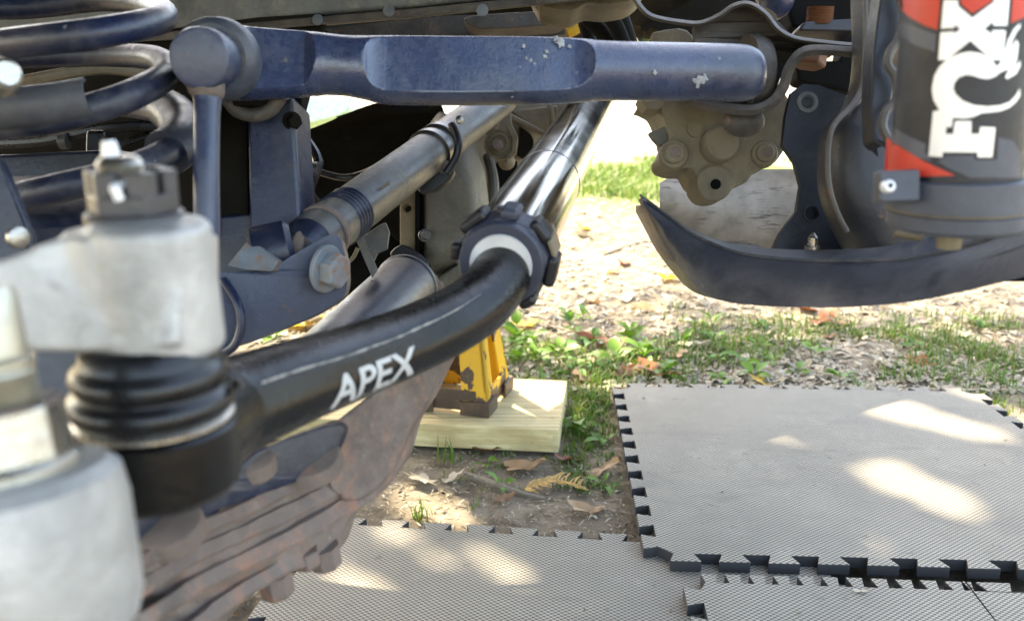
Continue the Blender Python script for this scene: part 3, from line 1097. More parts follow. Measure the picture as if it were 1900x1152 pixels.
def rod_text(body, size, s0, drop, mat, spacing):
    """wrap lettering on the flat: arc length s0 along rq, drop below the flat's middle."""
    cum = [0]
    for i in range(1, len(rq)):
        cum.append(cum[-1] + (rq[i] - rq[i - 1]).length)
    vs, fs = text_polys(body, size)
    tb = bmesh.new()
    tv_ = [tb.verts.new(v) for v in vs]
    for f in fs:
        try:
            tb.faces.new([tv_[k] for k in f])
        except ValueError:
            pass
    bmesh.ops.triangulate(tb, faces=tb.faces)
    for _ in range(5):
        ed = [e for e in tb.edges if e.calc_length() > .0016]
        if not ed:
            break
        bmesh.ops.subdivide_edges(tb, edges=ed, cuts=1)
        bmesh.ops.triangulate(tb, faces=tb.faces)
    tb.verts.index_update()
    vs = [v.co.copy() for v in tb.verts]
    fs = [tuple(v.index for v in f.verts) for f in tb.faces]
    tb.free()
    out = []
    for v in vs:
        s_ = s0 + v.x * spacing
        i = max(j for j in range(len(cum) - 1) if cum[j] <= s_)
        f_ = (s_ - cum[i]) / (cum[i + 1] - cum[i])
        t, n, b = frame(i)
        t2, n2, b2 = frame(i + 1)
        n = n.lerp(n2, f_)
        RR = RRs[i]
        b = b.lerp(b2, f_)
        up_ = b if b.z > 0 else -b
        yy = v.y - drop
        fr = (i + f_) / (len(rq) - 1)
        cl = FL + (1 - FL) * min(1, max(0, (fr - .58) / .2))
        dn = RR * cl if abs(yy) < RR * math.sin(math.acos(min(.999, cl))) else math.sqrt(max(0, RR * RR - yy * yy))
        out.append(rq[i].lerp(rq[i + 1], f_) + n * (dn + .0003) + up_ * yy)
    mb = MB().add(out, fs)
    return mb.build('lettering', mat, rod, merge=False, flat=True)


def arclen_at(pxx):
    s_, best, bd = 0, 0, 1e9
    for i in range(1, len(rq)):
        s_ += (rq[i] - rq[i - 1]).length
        v = rq[i] - CAM
        x = CX + F * v.dot(RT) / v.dot(FW)
        if abs(x - pxx) < bd:
            bd, best = abs(x - pxx), s_
    return best


rod_text('APEX', .0205, arclen_at(556), .0158, M['letter_grey'], 1.34)
rod_text('CHASSIS', .0048, arclen_at(612), .0182, M['dim_print'], 1.9)

# housing and boot at the near end
hb = P(302, 905, .345)
hs = lambda n: n * .345 / F / math.cos(PITCH)
MB().lathe(hb, ZUP, [(0, .022), (.001, .0265), (.004, .029), (hs(100), .0296), (hs(126), .0296), (hs(132), .0285), (hs(134), .02)], 56).build('socket_housing', M['rod_black'], rod)
MB().tube([hb + ZUP * hs(66), (hb + ZUP * hs(66)).lerp(rq[2], .6), rq[4]], [.0235, .0232, .0215], 30).build('socket_neck', M['rod_black'], rod)
bt = hb + ZUP * hs(132)
MB().lathe(bt, ZUP, [(0, .0262), (.0012, .0285), (.0024, .0285), (.0034, .027)], 56).build('retaining_ring', M['zinc'], rod)
prof = [(.003, .027), (.0045, .0278), (.007, .0292), (.0095, .0294), (.0118, .0284), (.0132, .0256), (.0142, .0254), (.0158, .0268), (.0185, .0276), (.0212, .0268), (.023, .0245), (.0245, .0238), (.029, .0225), (.031, .02)]
MB().lathe(bt, ZUP, prof, 56).build('rubber_boot', M['rubber'], rod, ang=60)
MB().lathe(P(440, 712, .338), Vector((.5, -.8, .1)), [(0, .002), (.004, .002), (.006, .0014)], 12).build('grease_nipple', M['lug'], rod)

# ---- castle nut and its stud
loc = P(255, 430, .335)
nut = thing('castle_nut', loc, 'grey castle nut with cotter pin on the upper aluminium arm', 'nut')
nb = P(253, 425, .335)
hs2 = lambda n: n * .335 / F / math.cos(PITCH)
MB().lathe(nb, ZUP, [(0, .0168), (.0005, .0173), (hs2(30), .0173), (hs2(34), .0160)], 48).build('washer', M['nut_grey'], nut)
mb = MB()
H0, H1, HS = hs2(32), hs2(106), hs2(66)
R1 = .0163
mb.lathe(nb, ZUP, [(H0, R1), (HS, R1)], poly=6, ref=Vector((math.cos(rad(-53)), math.sin(rad(-53)), 0)))
mb.build('hex_body', M['nut_grey'], nut, bevel=.0008)
for k in range(6):                       # the crown: six merlons between the slots
    mb = MB()
    a0 = rad(-53 + 60 * k)
    rr_ = lambda a, R_: R_ * math.cos(math.pi / 6) / math.cos(((a - a0) % (math.pi / 3)) - math.pi / 6)
    outp, inp = [], []
    for q in range(9):
        a = a0 - rad(30) + rad(8) + rad(60 - 16) * q / 8
        outp.append((a, rr_(a, R1)))
        inp.append((a, .0098))
    ring = outp + inp[::-1]
    mb.loft([[nb + Vector((math.cos(a) * r, math.sin(a) * r, h)) for a, r in ring] for h in (HS - .0003, H1)])
    mb.build('crown_merlon', M['nut_grey'], nut, bevel=.0006)
prof = [(0, .0080)]
for k in range(10):
    z0 = hs2(60) + k * .0012
    prof += [(z0, .0073), (z0 + .0006, .0082)]
prof += [(hs2(60) + .0128, .0074), (hs2(60) + .0142, .0058), (hs2(60) + .0146, .003)]
MB().lathe(nb + Vector((-.0035, 0, 0)), ZUP, prof, 30).build('stud', M['zinc'], nut)
MB().tube([nb + Vector((-.0062, 0, hs2(60) + .0125)), nb + Vector((-.0063, 0, hs2(60) + .0165)), nb + Vector((-.0066, 0, hs2(60) + .0195))], [.0034, .0029, .0022], 14).build('stud_tip', M['silver'], nut)
cpt = nb + Vector((.0005, -.0150, hs2(84)))
MB().tube([cpt + Vector((0, .012, 0)), cpt, cpt + Vector((.0006, -.0012, -.001)), cpt + Vector((.0014, -.0008, -.0042))], .0018, 12).build('cotter_pin', M['silver'], nut)

# ---- upper aluminium arm (one casting)
kb = P(300, 652, .335)
hk = lambda n: n * .335 / F / math.cos(PITCH)
mb = MB()
mb.lathe(kb, ZUP, [(0, .0205), (.003, .0228), (hk(225), .0212), (hk(236), .019)], 40)
mb.lathe(P(253, 645, .337), ZUP, [(.002, .021), (.004, .022), (hk(210), .0205), (hk(217), .019)], 40)
arm = [(-140, 500), (0, 482), (45, 466), (75, 450), (120, 436), (180, 428), (330, 415), (330, 640), (180, 652), (60, 654), (0, 640), (-140, 630)]
mb.plate(arm, .311, .045)
alu = mb.build('aluminium_casting', M['alu'], label='pale cast aluminium arm under the castle nut', cat='casting', remesh=.0011, smooth_it=14)

# ---- lower aluminium boss with stud
lb = P(66, 1150, .275)
loc = lb
lower = thing('lower_boss', loc, 'pale aluminium boss with hex nut and stud in the lower left corner', 'casting')
la = Vector((-.10, .12, 1)).normalized()
mb = MB().lathe(lb - la * .006, la, [(0, .024), (.003, .029), (.010, .0312), (.040, .0318), (.049, .0305), (.0525, .027), (.053, .019), (.0515, .018)], 64)
mb.build('boss', M['alu'], lower)
MB().lathe(lb, la, [(.044, .0205), (.049, .0205), (.0505, .0195)], 48).build('washer', M['zinc'], lower)
MB().lathe(lb, la, [(.0495, .0185), (.0505, .0192), (.066, .0185), (.0675, .0165)], poly=6, ref=Vector((1, -.35, 0))).build('hex_nut', M['zinc'], lower, bevel=.0012)
prof = []
for k in range(7):
    prof += [(.067 + .0013 * k, .0112), (.06765 + .0013 * k, .0121)]
prof += [(.0765, .0118), (.0775, .0126), (.079, .0126), (.0805, .0112), (.098, .0106), (.1005, .0095), (.101, .005)]
MB().lathe(lb, la, prof, 36).build('stud', M['gold_zinc'], lower)
MB().lathe(lb, la, [(.0655, .0172), (.0668, .0172), (.0674, .0160)], 36).build('red_seal', M['rust_bolt'], lower)

# ---- rusty ribbed casting, lower left
loc = P(450, 1100, .38)
rust = thing('rusty_casting', loc, 'rusty ribbed steel casting below the black rod', 'casting')
body_ol = [(60, 1230), (120, 1120), (215, 1060), (300, 1010), (420, 960), (520, 910), (590, 870), (610, 800), (660, 755), (720, 700), (790, 640), (850, 615), (850, 640), (826, 690), (800, 745), (775, 780),
           (762, 815), (750, 858), (722, 900), (690, 930), (655, 952), (636, 985), (622, 1030), (600, 1052), (560, 1056), (520, 1064), (460, 1100), (410, 1140), (330, 1240)]
drust = lambda x, y: .385 + max(0, x - 200) * .00036
mb = MB().plate(body_ol, lambda x, y: drust(x, y) + .014 + .00003 * max(0, 700 - x) * 0, .05, smooth=2)
mb.plate([(600, 800), (690, 730), (800, 660), (826, 655), (800, 735), (760, 800), (735, 862), (690, 915), (640, 930), (600, 880)], lambda x, y: drust(x, y) + .006, .03, smooth=2)
mb.build('cast_web', M['rust_casting'], rust, remesh=.0017, smooth_it=3)
# stepped flanges along the lower flank, each a squared strip
for st_, hw_, df_, w0_ in ((((205, 1082), (330, 1000), (450, 945), (560, 892), (650, 842)), 15, .003, 1), (((205, 1128), (340, 1040), (465, 982), (570, 932), (670, 872)), 17, .0065, 1),
                           (((225, 1178), (370, 1082), (490, 1022), (590, 970), (668, 918)), 18, .001, 1), (((300, 1210), (420, 1116), (515, 1056), (590, 1022)), 17, .005, 1)):
    q_ = catmull(st_, 8)
    rg = []
    for i_, (x, y) in enumerate(q_):
        p0_, p1_ = q_[max(i_ - 1, 0)], q_[min(i_ + 1, len(q_) - 1)]
        l_ = math.hypot(p1_[0] - p0_[0], p1_[1] - p0_[1])
        nx2, ny2 = -(p1_[1] - p0_[1]) / l_, (p1_[0] - p0_[0]) / l_
        end = max(0, (i_ - len(q_) * .72) / (len(q_) * .28))
        d_ = drust(x, y) + df_ + end * (.013 - df_)
        h_ = hw_ * (1 + .12 * noise.noise(Vector((x * .03, y * .03, hw_))))
        rg.append([P(x - nx2 * h_, y - ny2 * h_, d_ + .003), P(x - nx2 * h_ * .7, y - ny2 * h_ * .7, d_), P(x + nx2 * h_ * .7, y + ny2 * h_ * .7, d_), P(x + nx2 * h_, y + ny2 * h_, d_ + .002),
                   P(x + nx2 * h_, y + ny2 * h_, d_ + .03), P(x - nx2 * h_, y - ny2 * h_, d_ + .03)])
    MB().loft(rg).jitter(.0007, 90).build('cast_flange', M['rust_casting'], rust, ang=22)
MB().plate([(225, 985), (300, 915), (420, 885), (470, 840), (600, 790), (640, 800), (600, 870), (520, 905), (400, 950), (300, 1020)],
           lambda x, y: .435 + (x - 300) * .0003, .03, smooth=2).build('upper_web', M['blue_steel'], rust, bevel=.004)
for x, y, r in ((570, 846, .020), (470, 852, .012), (312, 972, .017)):
    MB().lathe(P(x, y + 8, drust(x, y) + .010), ZUP - FW * .35, [(-.004, r * 1.04), (.002, r), (.0042, r * .93), (.0052, r * .8), (.0055, r * .1)], 30).build('boss_cap', M['rust_bolt'], rust)
for x, y, d in ((598, 1012, .545), (508, 1062, .512)):
    MB().lathe(P(x, y, d) , Vector((.12, .05, -1)), [(0, .0100), (.012, .0100), (.014, .0085), (.0145, .004)], poly=8).build('stud', M['rust_casting'], rust)
MB().lathe(P(565, 1020, .53), Vector((.12, .05, -1)), [(0, .0085), (.009, .0085), (.011, .007)], poly=6).build('nut', M['rust_casting'], rust, bevel=.0008)

# ---- polished tube and its clamp
loc = P(1010, 340, .8)
tube = thing('polished_tube', loc, 'polished dark metal tube running away from the locking collar', 'tube')
t0, t1 = P(938, 470, .598), P(1103, 190, 1.25)
td = (t1 - t0).normalized()
TL = (t1 - t0).length * 1.25
tu = td.orthogonal().normalized()
tv = td.cross(tu)
fl_ = random.Random(8)
fo = [fl_.uniform(-1, 1) for _ in range(40)]
rings = []
for s_, r_ in ((0, .026), (.004, .0285), (TL, .0280), (TL + .001, .02)):
    ring = []
    for k in range(160):
        a = 2 * math.pi * k / 160
        x_ = k / 4
        f0 = fo[int(x_) % 40] * (1 - x_ % 1) + fo[(int(x_) + 1) % 40] * (x_ % 1)
        ring.append(t0 + td * s_ + (tu * math.cos(a) + tv * math.sin(a)) * (r_ + f0 * .00011))
    rings.append(ring)
MB().loft(rings).build('tube_body', M['chrome_dark'], tube)
MB().lathe(t0, td, [(.205, .02852), (.206, .0287), (.2075, .0287), (.2085, .0285)], 64).build('scribed_ring', M['nut_grey'], tube)
loc = P(930, 487, .59)
col = thing('locking_collar', loc, 'navy locking collar with black lugs at the end of the polished tube', 'collar')
c0 = P(930, 490, .578)
MB().lathe(c0, td, [(-.001, .0215), (.002, .0262), (.004, .0295), (.009, .0315), (.022, .0318), (.028, .031), (.03, .027)], poly=8, ref=UP).build('collar_body', M['collar_navy'], col, bevel=.0012)
MB().lathe(c0, td, [(-.003, .0185), (-.0035, .0196), (-.001, .0205), (.002, .0208), (.004, .0203)], 48).build('silver_ring', M['silver'], col)
MB().lathe(c0, td, [(-.0022, .0208), (-.0028, .0225), (-.0028, .0262), (-.0005, .0275), (.003, .0275)], 48).build('face_ring', M['collar_navy'], col)
u_ = (RT - td * RT.dot(td)).normalized()
v_ = td.cross(u_)
if v_.z < 0:
    v_ = -v_
for k, deg in enumerate((172, 222, 128, 82, 40, 350, 300)):
    a = rad(deg)
    rdir = u_ * math.cos(a) + v_ * math.sin(a)
    tdir = td.cross(rdir)
    cc = c0 + td * .014 + rdir * .0322
    mat = M['collar_navy'] if deg in (82,) else M['lug']
    mb = MB()
    mb.box(cc - rdir * .001, rdir * .0040, tdir * (.0062 + .002 * (k % 3)), td * (.0095 + .002 * (k % 2)))
    mb.build('lug', mat, col, bevel=.0034, seg=4)
a = rad(92)
rdir = u_ * math.cos(a) + v_ * math.sin(a)
MB().lathe(c0 + td * .012 + rdir * .031, rdir, [(0, .0042), (.0025, .0042), (.0033, .0034)], 18).build('set_screw', M['nut_grey'], col)
a = rad(20)
rdir = u_ * math.cos(a) + v_ * math.sin(a)
MB().box(c0 + td * .02 + rdir * .0322, rdir * .0012, td.cross(rdir) * .008, td * .014).build('wear_plate', M['tan_cast'], col, bevel=.0006)

# ---- steering gear bracket, right
loc = P(1330, 360, .9)
gear = thing('steering_gear', loc, 'brown dusty steering gear bracket at the right end of the bar', 'steering gear')
mb = MB()
mb.plate([(1190, 182), (1222, 196), (1242, 258), (1230, 285), (1236, 305), (1268, 312), (1284, 312), (1294, 330), (1316, 350), (1345, 356), (1384, 338), (1396, 322), (1440, 300), (1462, 262), (1470, 215), (1440, 150), (1300, 150)], .845, .075, holes=(), smooth=2)
mb.lathe(P(1326, 340, .842), FW, [(0, .017), (.05, .017)], 24)
mb.jitter(.0012, 60)
mb.build('gear_housing', M['dust_cast'], gear, remesh=.0018, smooth_it=3)
MB().lathe(P(1336, 268, .838), -FW + RT * .1, [(-.01, .0172), (.004, .0165), (.007, .0145), (.0075, .006)], 30).build('round_boss', M['dust_cast'], gear)
MB().lathe(P(1290, 240, .842), -FW, [(-.002, .0074), (.0012, .0074), (.0014, .0058), (.0009, .0056)], 24).build('cast_mark', M['dust_cast'], gear)
for x, y, r in ((1250, 287, .0095), (1418, 286, .0085)):
    b = MB().lathe(P(x, y, .842), -FW + RT * -.12, [(-.01, r * 1.42), (.002, r * 1.42), (.004, r * 1.3), (.0045, r), (.010, r * .97), (.0112, r * .8)], 30).build('flange_bolt', M['dust_cast'], gear)
    MB().lathe(P(x, y, .842) + (-FW) * .0108, -FW + RT * -.12, [(0, r * .62), (.0012, r * .6)], poly=6).build('bolt_head', M['rust_bolt'], b, bevel=.0005)
MB().lathe(P(1328, 342, .8405), -FW, [(-.006, .0042), (.0004, .0048), (.0006, .0044)], 18).build('drain_hole', M['dark'], gear)
MB().plate([(1203, 246), (1222, 240), (1236, 234), (1246, 246), (1240, 262), (1222, 270)], .85, .01, smooth=2).build('clip', M['pan'], gear, bevel=.002)
MB().plate([(1186, 180), (1230, 186), (1226, 202), (1200, 200)], .83, .03, smooth=2).build('ear', M['dust_cast'], gear, bevel=.003)
# pressed steel bracket with a cup round the bar's end
mb = MB().plate([(1280, 190), (1340, 196), (1400, 208), (1432, 190), (1450, 140), (1476, 100), (1560, 92), (1500, 76), (1470, 66), (1444, 40), (1420, 20), (1385, 8), (1345, 22), (1320, 40), (1290, 44), (1290, 70), (1280, 120)],
                lambda x, y: .80 + .0002 * abs(x - 1380), .012, smooth=3)
mb.build('cup_bracket', M['bracket_brown'], gear, bevel=.003)
def ribbon(pts_, d0, th_, depth):
    q_ = catmull([(x, y) for x, y in pts_], 6)
    rg = []
    for i_, (x, y) in enumerate(q_):
        p0_, p1_ = q_[max(i_ - 1, 0)], q_[min(i_ + 1, len(q_) - 1)]
        tx_, ty_ = p1_[0] - p0_[0], p1_[1] - p0_[1]
        l_ = math.hypot(tx_, ty_) or 1
        nx2, ny2 = -ty_ / l_ * th_ / 2, tx_ / l_ * th_ / 2
        rg.append([P(x - nx2, y - ny2, d0 + .003), P(x, y, d0), P(x + nx2, y + ny2, d0 + .003), P(x + nx2, y + ny2, d0 + depth), P(x - nx2, y - ny2, d0 + depth)])
    return MB().loft(rg)


ribbon([(1170, -14), (1192, 18), (1215, 33), (1262, 42), (1300, 44), (1335, 30), (1362, 12), (1390, 8), (1420, 26), (1444, 55), (1476, 72), (1530, 80), (1590, 86)], .775, 11, .05).build('rolled_lip', M['bracket_brown'], gear, ang=50)
ribbon([(1592, 98), (1520, 93), (1486, 100), (1464, 128), (1454, 160), (1436, 188), (1405, 203), (1370, 204), (1320, 197), (1275, 184)], .765, 20, .06).build('rolled_lip', M['bracket_brown'], gear, ang=50)
cupc = P(1385, 138, .80)
MB().lathe(cupc, (RT + FW * .15), [(-.002, .030), (-.002, .0335), (.006, .034), (.014, .031), (.018, .024), (.018, .004)], 44).build('bar_cup', M['bracket_brown'], gear)
MB().ball(P(1380, 226, .80), .017, 18, (1.1, .8, .8)).build('weld_lump', M['bracket_brown'], gear)
MB().plate([(1210, 60), (1260, 52), (1285, 66), (1285, 100), (1220, 100)], .84, .05, smooth=2).build('bushing', M['tan_cast'], gear, bevel=.005)

# ---- dusty splash shield
sh = MB()
rings = []
for i in range(15):
    x = 1224 + i * (1500 - 1224) / 14
    top = 340 - 26 * min(1, i / 2)
    bot = 408 + 76 * min(1, i / 9) ** .8
    d = 1.0 + .05 * math.sin(i / 14 * 2.4)
    rings.append([P(x, top + (bot - top) * j / 8, d - .03 * math.sin(j / 8 * math.pi)) for j in range(9)] +
                 [P(x, top + (bot - top) * j / 8, d + .012 - .03 * math.sin(j / 8 * math.pi)) for j in range(8, -1, -1)])
o = single(sh.loft(rings), 'splash_shield', M['shield'], 'pale dusty shield with black scratches above the charcoal bar', 'shield')
MB().lathe(P(1366, 470, .96), ZUP, [(-.012, .03), (.004, .031), (.008, .024), (.009, .01)], 30).build('grommet', M['rubber'], o)

# ---- charcoal skid bar
loc = P(1550, 560, .7)
skid = thing('skid_bar', loc, 'charcoal curved skid bar at right above the bright ground', 'skid bar')
top = [(1190, 368), (1215, 386), (1245, 408), (1290, 438), (1350, 465), (1410, 478), (1480, 484), (1560, 486), (1680, 481), (1800, 456), (1900, 420), (2000, 370)]
bot = [(1196, 388), (1216, 425), (1236, 462), (1266, 502), (1302, 540), (1345, 559), (1410, 567), (1480, 570), (1570, 570), (1690, 560), (1800, 538), (1905, 512), (2010, 480)]
tq = catmull(top, 5)
bq = catmull([bot[0], bot[1], bot[2], bot[3], bot[4], bot[5], bot[6], bot[7], bot[8], bot[9], bot[10], bot[11]], 5)
dS = lambda x: .83 - (x - 1190) * .00040
rings = []
for (x0, y0), (x1, y1) in zip(tq, bq):
    d = dS(x0)
    a, b = P(x0, y0, d), P(x1, y1, d - .006)
    m = P((x0 + x1) / 2, (y0 + y1) / 2, d - .010)
    rings.append([a + FW * .0, a.lerp(m, .5) - FW * .002, m, m.lerp(b, .5) - FW * .002, b, b + FW * .06 + UP * .004, b + FW * .06 + UP * .010, m + FW * .012, a + FW * .012])
MB().loft(rings).build('bar_face', M['skid'], skid, bevel=.0015, ang=40)
rings = []
for (x0, y0) in tq[2:]:
    d = dS(x0)
    a = P(x0, y0 - 5, d - .0012)
    rings.append([a, a + FW * .04 + UP * .010, a + FW * .04 + UP * .007, a - UP * .0028])
MB().loft(rings).build('lit_lip', M['collar_dust'], skid, bevel=.0008)  # paler blue-grey puts the edge highlight into the lip's colour
MB().plate([(1190, 366), (1208, 374), (1240, 400), (1262, 430), (1230, 425), (1205, 398)], .825, .02, smooth=2).build('tip_fold', M['skid'], skid, bevel=.002)

# ---- navy plate with holes
loc = P(1500, 480, .78)
nplate = thing('hole_plate', loc, 'navy plate with two round holes standing behind the skid bar', 'bracket plate')
MB().plate([(1468, 172), (1490, 156), (1520, 158), (1580, 182), (1600, 300), (1600, 500), (1436, 500), (1434, 462), (1448, 432), (1478, 392), (1486, 345), (1474, 300), (1452, 270), (1458, 215)],
           .79, .008, holes=[(1498, 190, 8), (1506, 396, 12)], smooth=0).build('plate', M['plate_navy'], nplate, bevel=.0015)
MB().lathe(P(1498, 190, .79), -FW, [(-.001, .0095), (.0012, .0092), (.0016, .006), (-.001, .0042)], 24).build('hole_rim', M['frame_grey'], nplate)
MB().lathe(P(1506, 396, .79), -FW, [(-.001, .0075), (.0015, .0074), (.0015, .006), (-.001, .0058)], 24).build('hole_rim', M['plate_navy'], nplate)
MB().lathe(P(1505, 478, .765), ZUP, [(0, .0075), (.003, .0075), (.0034, .0062), (.010, .006), (.0104, .0042), (.017, .004), (.021, .001)], 18).build('stud', M['zinc'], nplate)
single(MB().plate([(1540, 415), (1700, 400), (1720, 500), (1530, 500)], .80, .05), 'shadow_sheet', M['dark'], 'black sheet standing in for shade beneath the frame horn', 'web plate', bevel=.004)  # black sheet added for the shade below the horn
single(MB().plate([(1600, 380), (2000, 360), (2000, 520), (1580, 520)], .74, .03), 'shade_sheet', M['dark'], 'dark sheet standing in for shade under the cylinder base', 'web plate', bevel=.004)  # dark sheet fills in for shade below the cylinder
single(MB().lathe(P(1690, 432, .60), Vector((1, -.2, -.1)), [(-.01, .004), (.006, .005), (.008, .003)], 16), 'tan_plug', M['tan_cast'], 'small tan plug in the shadow under the cylinder', 'plug')

# ---- frame horn column
loc = P(1610, 480, .72)
horn = thing('frame_horn', loc, 'dark curved frame horn between navy plate and cylinder', 'frame horn')
col_ = [(1592, 1700, -60, .735), (1595, 1692, 20, .735), (1598, 1676, 90, .735), (1592, 1668, 150, .735), (1575, 1664, 190, .73), (1548, 1660, 222, .725), (1532, 1664, 255, .72), (1528, 1676, 300, .718), (1530, 1700, 350, .718), (1545, 1720, 400, .72), (1570, 1740, 450, .725), (1600, 1760, 500, .73)]
rings = []
for xl, xr, y, d in catmull(col_, 4):
    c = P((xl + xr) / 2, y, d)
    hw = px((xr - xl) / 2, d)
    rings.append([c + RT * (math.copysign(abs(math.cos(a)) ** .6, math.cos(a)) * hw) + FW * (math.copysign(abs(math.sin(a)) ** .6, math.sin(a)) * .035) for a in [2 * math.pi * k / 28 for k in range(28)]])
MB().loft(rings).build('horn_body', M['horn'], horn)
MB().tube([P(1604, -40, .705), P(1606, 60, .705), P(1604, 120, .704), P(1598, 165, .702), P(1580, 198, .698), P(1552, 226, .692), P(1540, 252, .689), P(1536, 300, .688), P(1540, 350, .688), P(1554, 395, .69), P(1572, 430, .692)], .0022, 8).build('seam_weld', M['bracket_brown'], horn)
MB().tube([P(1664, -30, .62), P(1676, 30, .62), P(1668, 72, .62), P(1652, 95, .62), P(1648, 120, .62), P(1662, 145, .62), P(1664, 185, .62), P(1645, 205, .62), P(1638, 235, .62), P(1650, 260, .62)], .0032, 8).build('side_flange', M['bracket_brown'], horn)
MB().plate([(1640, -40), (1672, -40), (1680, 40), (1655, 100), (1662, 150), (1645, 240), (1650, 262), (1620, 262), (1620, 100)], .63, .02, smooth=2).build('side_plate', M['horn'], horn, bevel=.003)
MB().lathe(P(1667, 108, .60), Vector((.6, -.8, 0)), [(0, .0062), (.004, .006), (.006, .003)], 16).build('rivet', M['pale_leaf'] if False else M['tan_cast'], horn)
loc = P(1520, 60, .9)
nest = thing('bolt_bracket', loc, 'black bracket holding two rusty orange bolts above the navy plate', 'bracket')
MB().plate([(1440, -60), (1620, -60), (1620, 160), (1575, 170), (1480, 150), (1478, 112), (1560, 112), (1570, 60), (1470, 50)], .93, .03).build('bracket_wall', M['dark'], nest, bevel=.004)
MB().lathe(P(1520, 45, .90), ZUP, sum([[(.0014 * k, .0118), (.0014 * k + .0007, .0132)] for k in range(12)], []), 20).build('threaded_bolt', M['copper_bolt'], nest)
hexbolt(nest, P(1504, 98, .88), Vector((-.2, -.3, -1)), .0165, .014, M['copper_bolt'])
MB().plate([(1490, 40), (1590, 34), (1592, 58), (1480, 56)], .89, .05).build('shelf', M['horn'], nest, bevel=.004)
MB().tube([P(1440, -20, .9), P(1436, 8, .9), P(1426, 26, .9)], [.02, .018, .01], 14).build('blue_plug', M['bracket_blue'], nest)

# dark engine mass closing the view above the bar, with small openings left
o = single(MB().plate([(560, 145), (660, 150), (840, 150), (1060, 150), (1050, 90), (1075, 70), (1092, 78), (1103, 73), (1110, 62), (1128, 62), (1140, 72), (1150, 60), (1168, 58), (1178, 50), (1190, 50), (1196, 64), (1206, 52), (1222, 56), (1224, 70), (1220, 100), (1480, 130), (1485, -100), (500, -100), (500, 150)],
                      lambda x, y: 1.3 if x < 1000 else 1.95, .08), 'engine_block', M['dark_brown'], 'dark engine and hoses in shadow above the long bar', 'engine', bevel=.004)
loc = P(940, 60, 1.15)
tp = thing('transmission_pan', loc, 'brown pressed pan hanging between the frame rail and the long bar', 'oil pan')
MB().plate([(600, 55), (820, 30), (1000, 26), (1050, 22), (1068, 36), (1058, 60), (1010, 70), (900, 74), (640, 90)], 1.22, .08, smooth=2).build('pan_body', M['bracket_brown'], tp, bevel=.008)
MB().plate([(860, 36), (885, 28), (1020, 20), (1062, 22), (1040, 44), (1000, 48), (890, 54)], 1.17, .04, smooth=2).build('pan_sump', M['bracket_brown'], tp, bevel=.006)
MB().plate([(560, 80), (600, 52), (640, 75), (700, 80)], 1.12, .02).build('pan_tab', M['dark'], tp, bevel=.002)
loc = P(1120, 40, 1.1)
hs_ = thing('hose_bundle', loc, 'bundle of dark hoses crossing above the bar near the bracket', 'hoses')
for pts_ in (((1075, 20, 1.1), (1095, 40, 1.1), (1118, 62, 1.1), (1140, 95, 1.1)), ((1110, -10, 1.08), (1128, 25, 1.08), (1144, 50, 1.08), (1160, 90, 1.08)),
             ((1152, -15, 1.12), (1150, 20, 1.12), (1158, 45, 1.12), (1172, 90, 1.12)), ((1090, -5, 1.14), (1084, 30, 1.14), (1090, 60, 1.14), (1096, 95, 1.14))):
    MB().tube([P(*q) for q in pts_], .009, 12).build('hose', M['dark_brown'], hs_)
MB().tube([P(1078, 48, 1.2), P(1066, 56, 1.2), P(1052, 62, 1.2)], .007, 10).build('yellow_sleeve', M['yellow'], hs_)

# ---- red, black and silver reservoir cylinder
shl = P(1772, 420, .47)
shock = thing('shock_reservoir', shl, 'red and black cylinder with silver lettering in the upper right corner', 'reservoir')
A0 = P(1771, 330, .470)
A1 = P(1803, 0, .447)
ca = (A1 - A0).normalized()
RC = .0316
MB().lathe(A0 - ca * .012, ca, [(0, .03), (.002, RC), (.16, RC), (.162, .028)], 72).build('cylinder_body', M['shock_black'], shock)


def on_cyl(x, y, off):
    r = (FW + RT * ((x - CX) / F) - UP * ((y - CY) / F)).normalized()
    o_ = CAM - A0
    dp = r - ca * r.dot(ca)
    op = o_ - ca * o_.dot(ca)
    R_ = RC + off
    a, b, c = dp.dot(dp), 2 * dp.dot(op), op.dot(op) - R_ * R_
    disc = b * b - 4 * a * c
    t = (-b - math.sqrt(disc)) / (2 * a) if disc > 0 else -b / (2 * a)
    return CAM + r * t


def decal(name, outline, mat, off, holes=(), parent=None):
    loops = [list(outline)] + [list(h) for h in holes]
    tri = tessellate_polygon([[Vector((x, y, 0)) for x, y in lp_] for lp_ in loops])
    flat = [p for lp_ in loops for p in lp_]
    bm = bmesh.new()
    vs = [bm.verts.new((x, y, 0)) for x, y in flat]
    for t in tri:
        try:
            bm.faces.new([vs[i] for i in t])
        except ValueError:
            pass
    for _ in range(6):
        ed = [e for e in bm.edges if abs(e.verts[0].co.x - e.verts[1].co.x) > 9]
        if not ed:
            break
        bmesh.ops.subdivide_edges(bm, edges=ed, cuts=1)
        bmesh.ops.triangulate(bm, faces=bm.faces)
    bm.verts.index_update()
    mb = MB().add([on_cyl(v.co.x, v.co.y, off) for v in bm.verts], [tuple(v.index for v in f.verts) for f in bm.faces])
    bm.free()
    o_ = mb.build(name, mat, parent or shock, merge=False)
    return o_


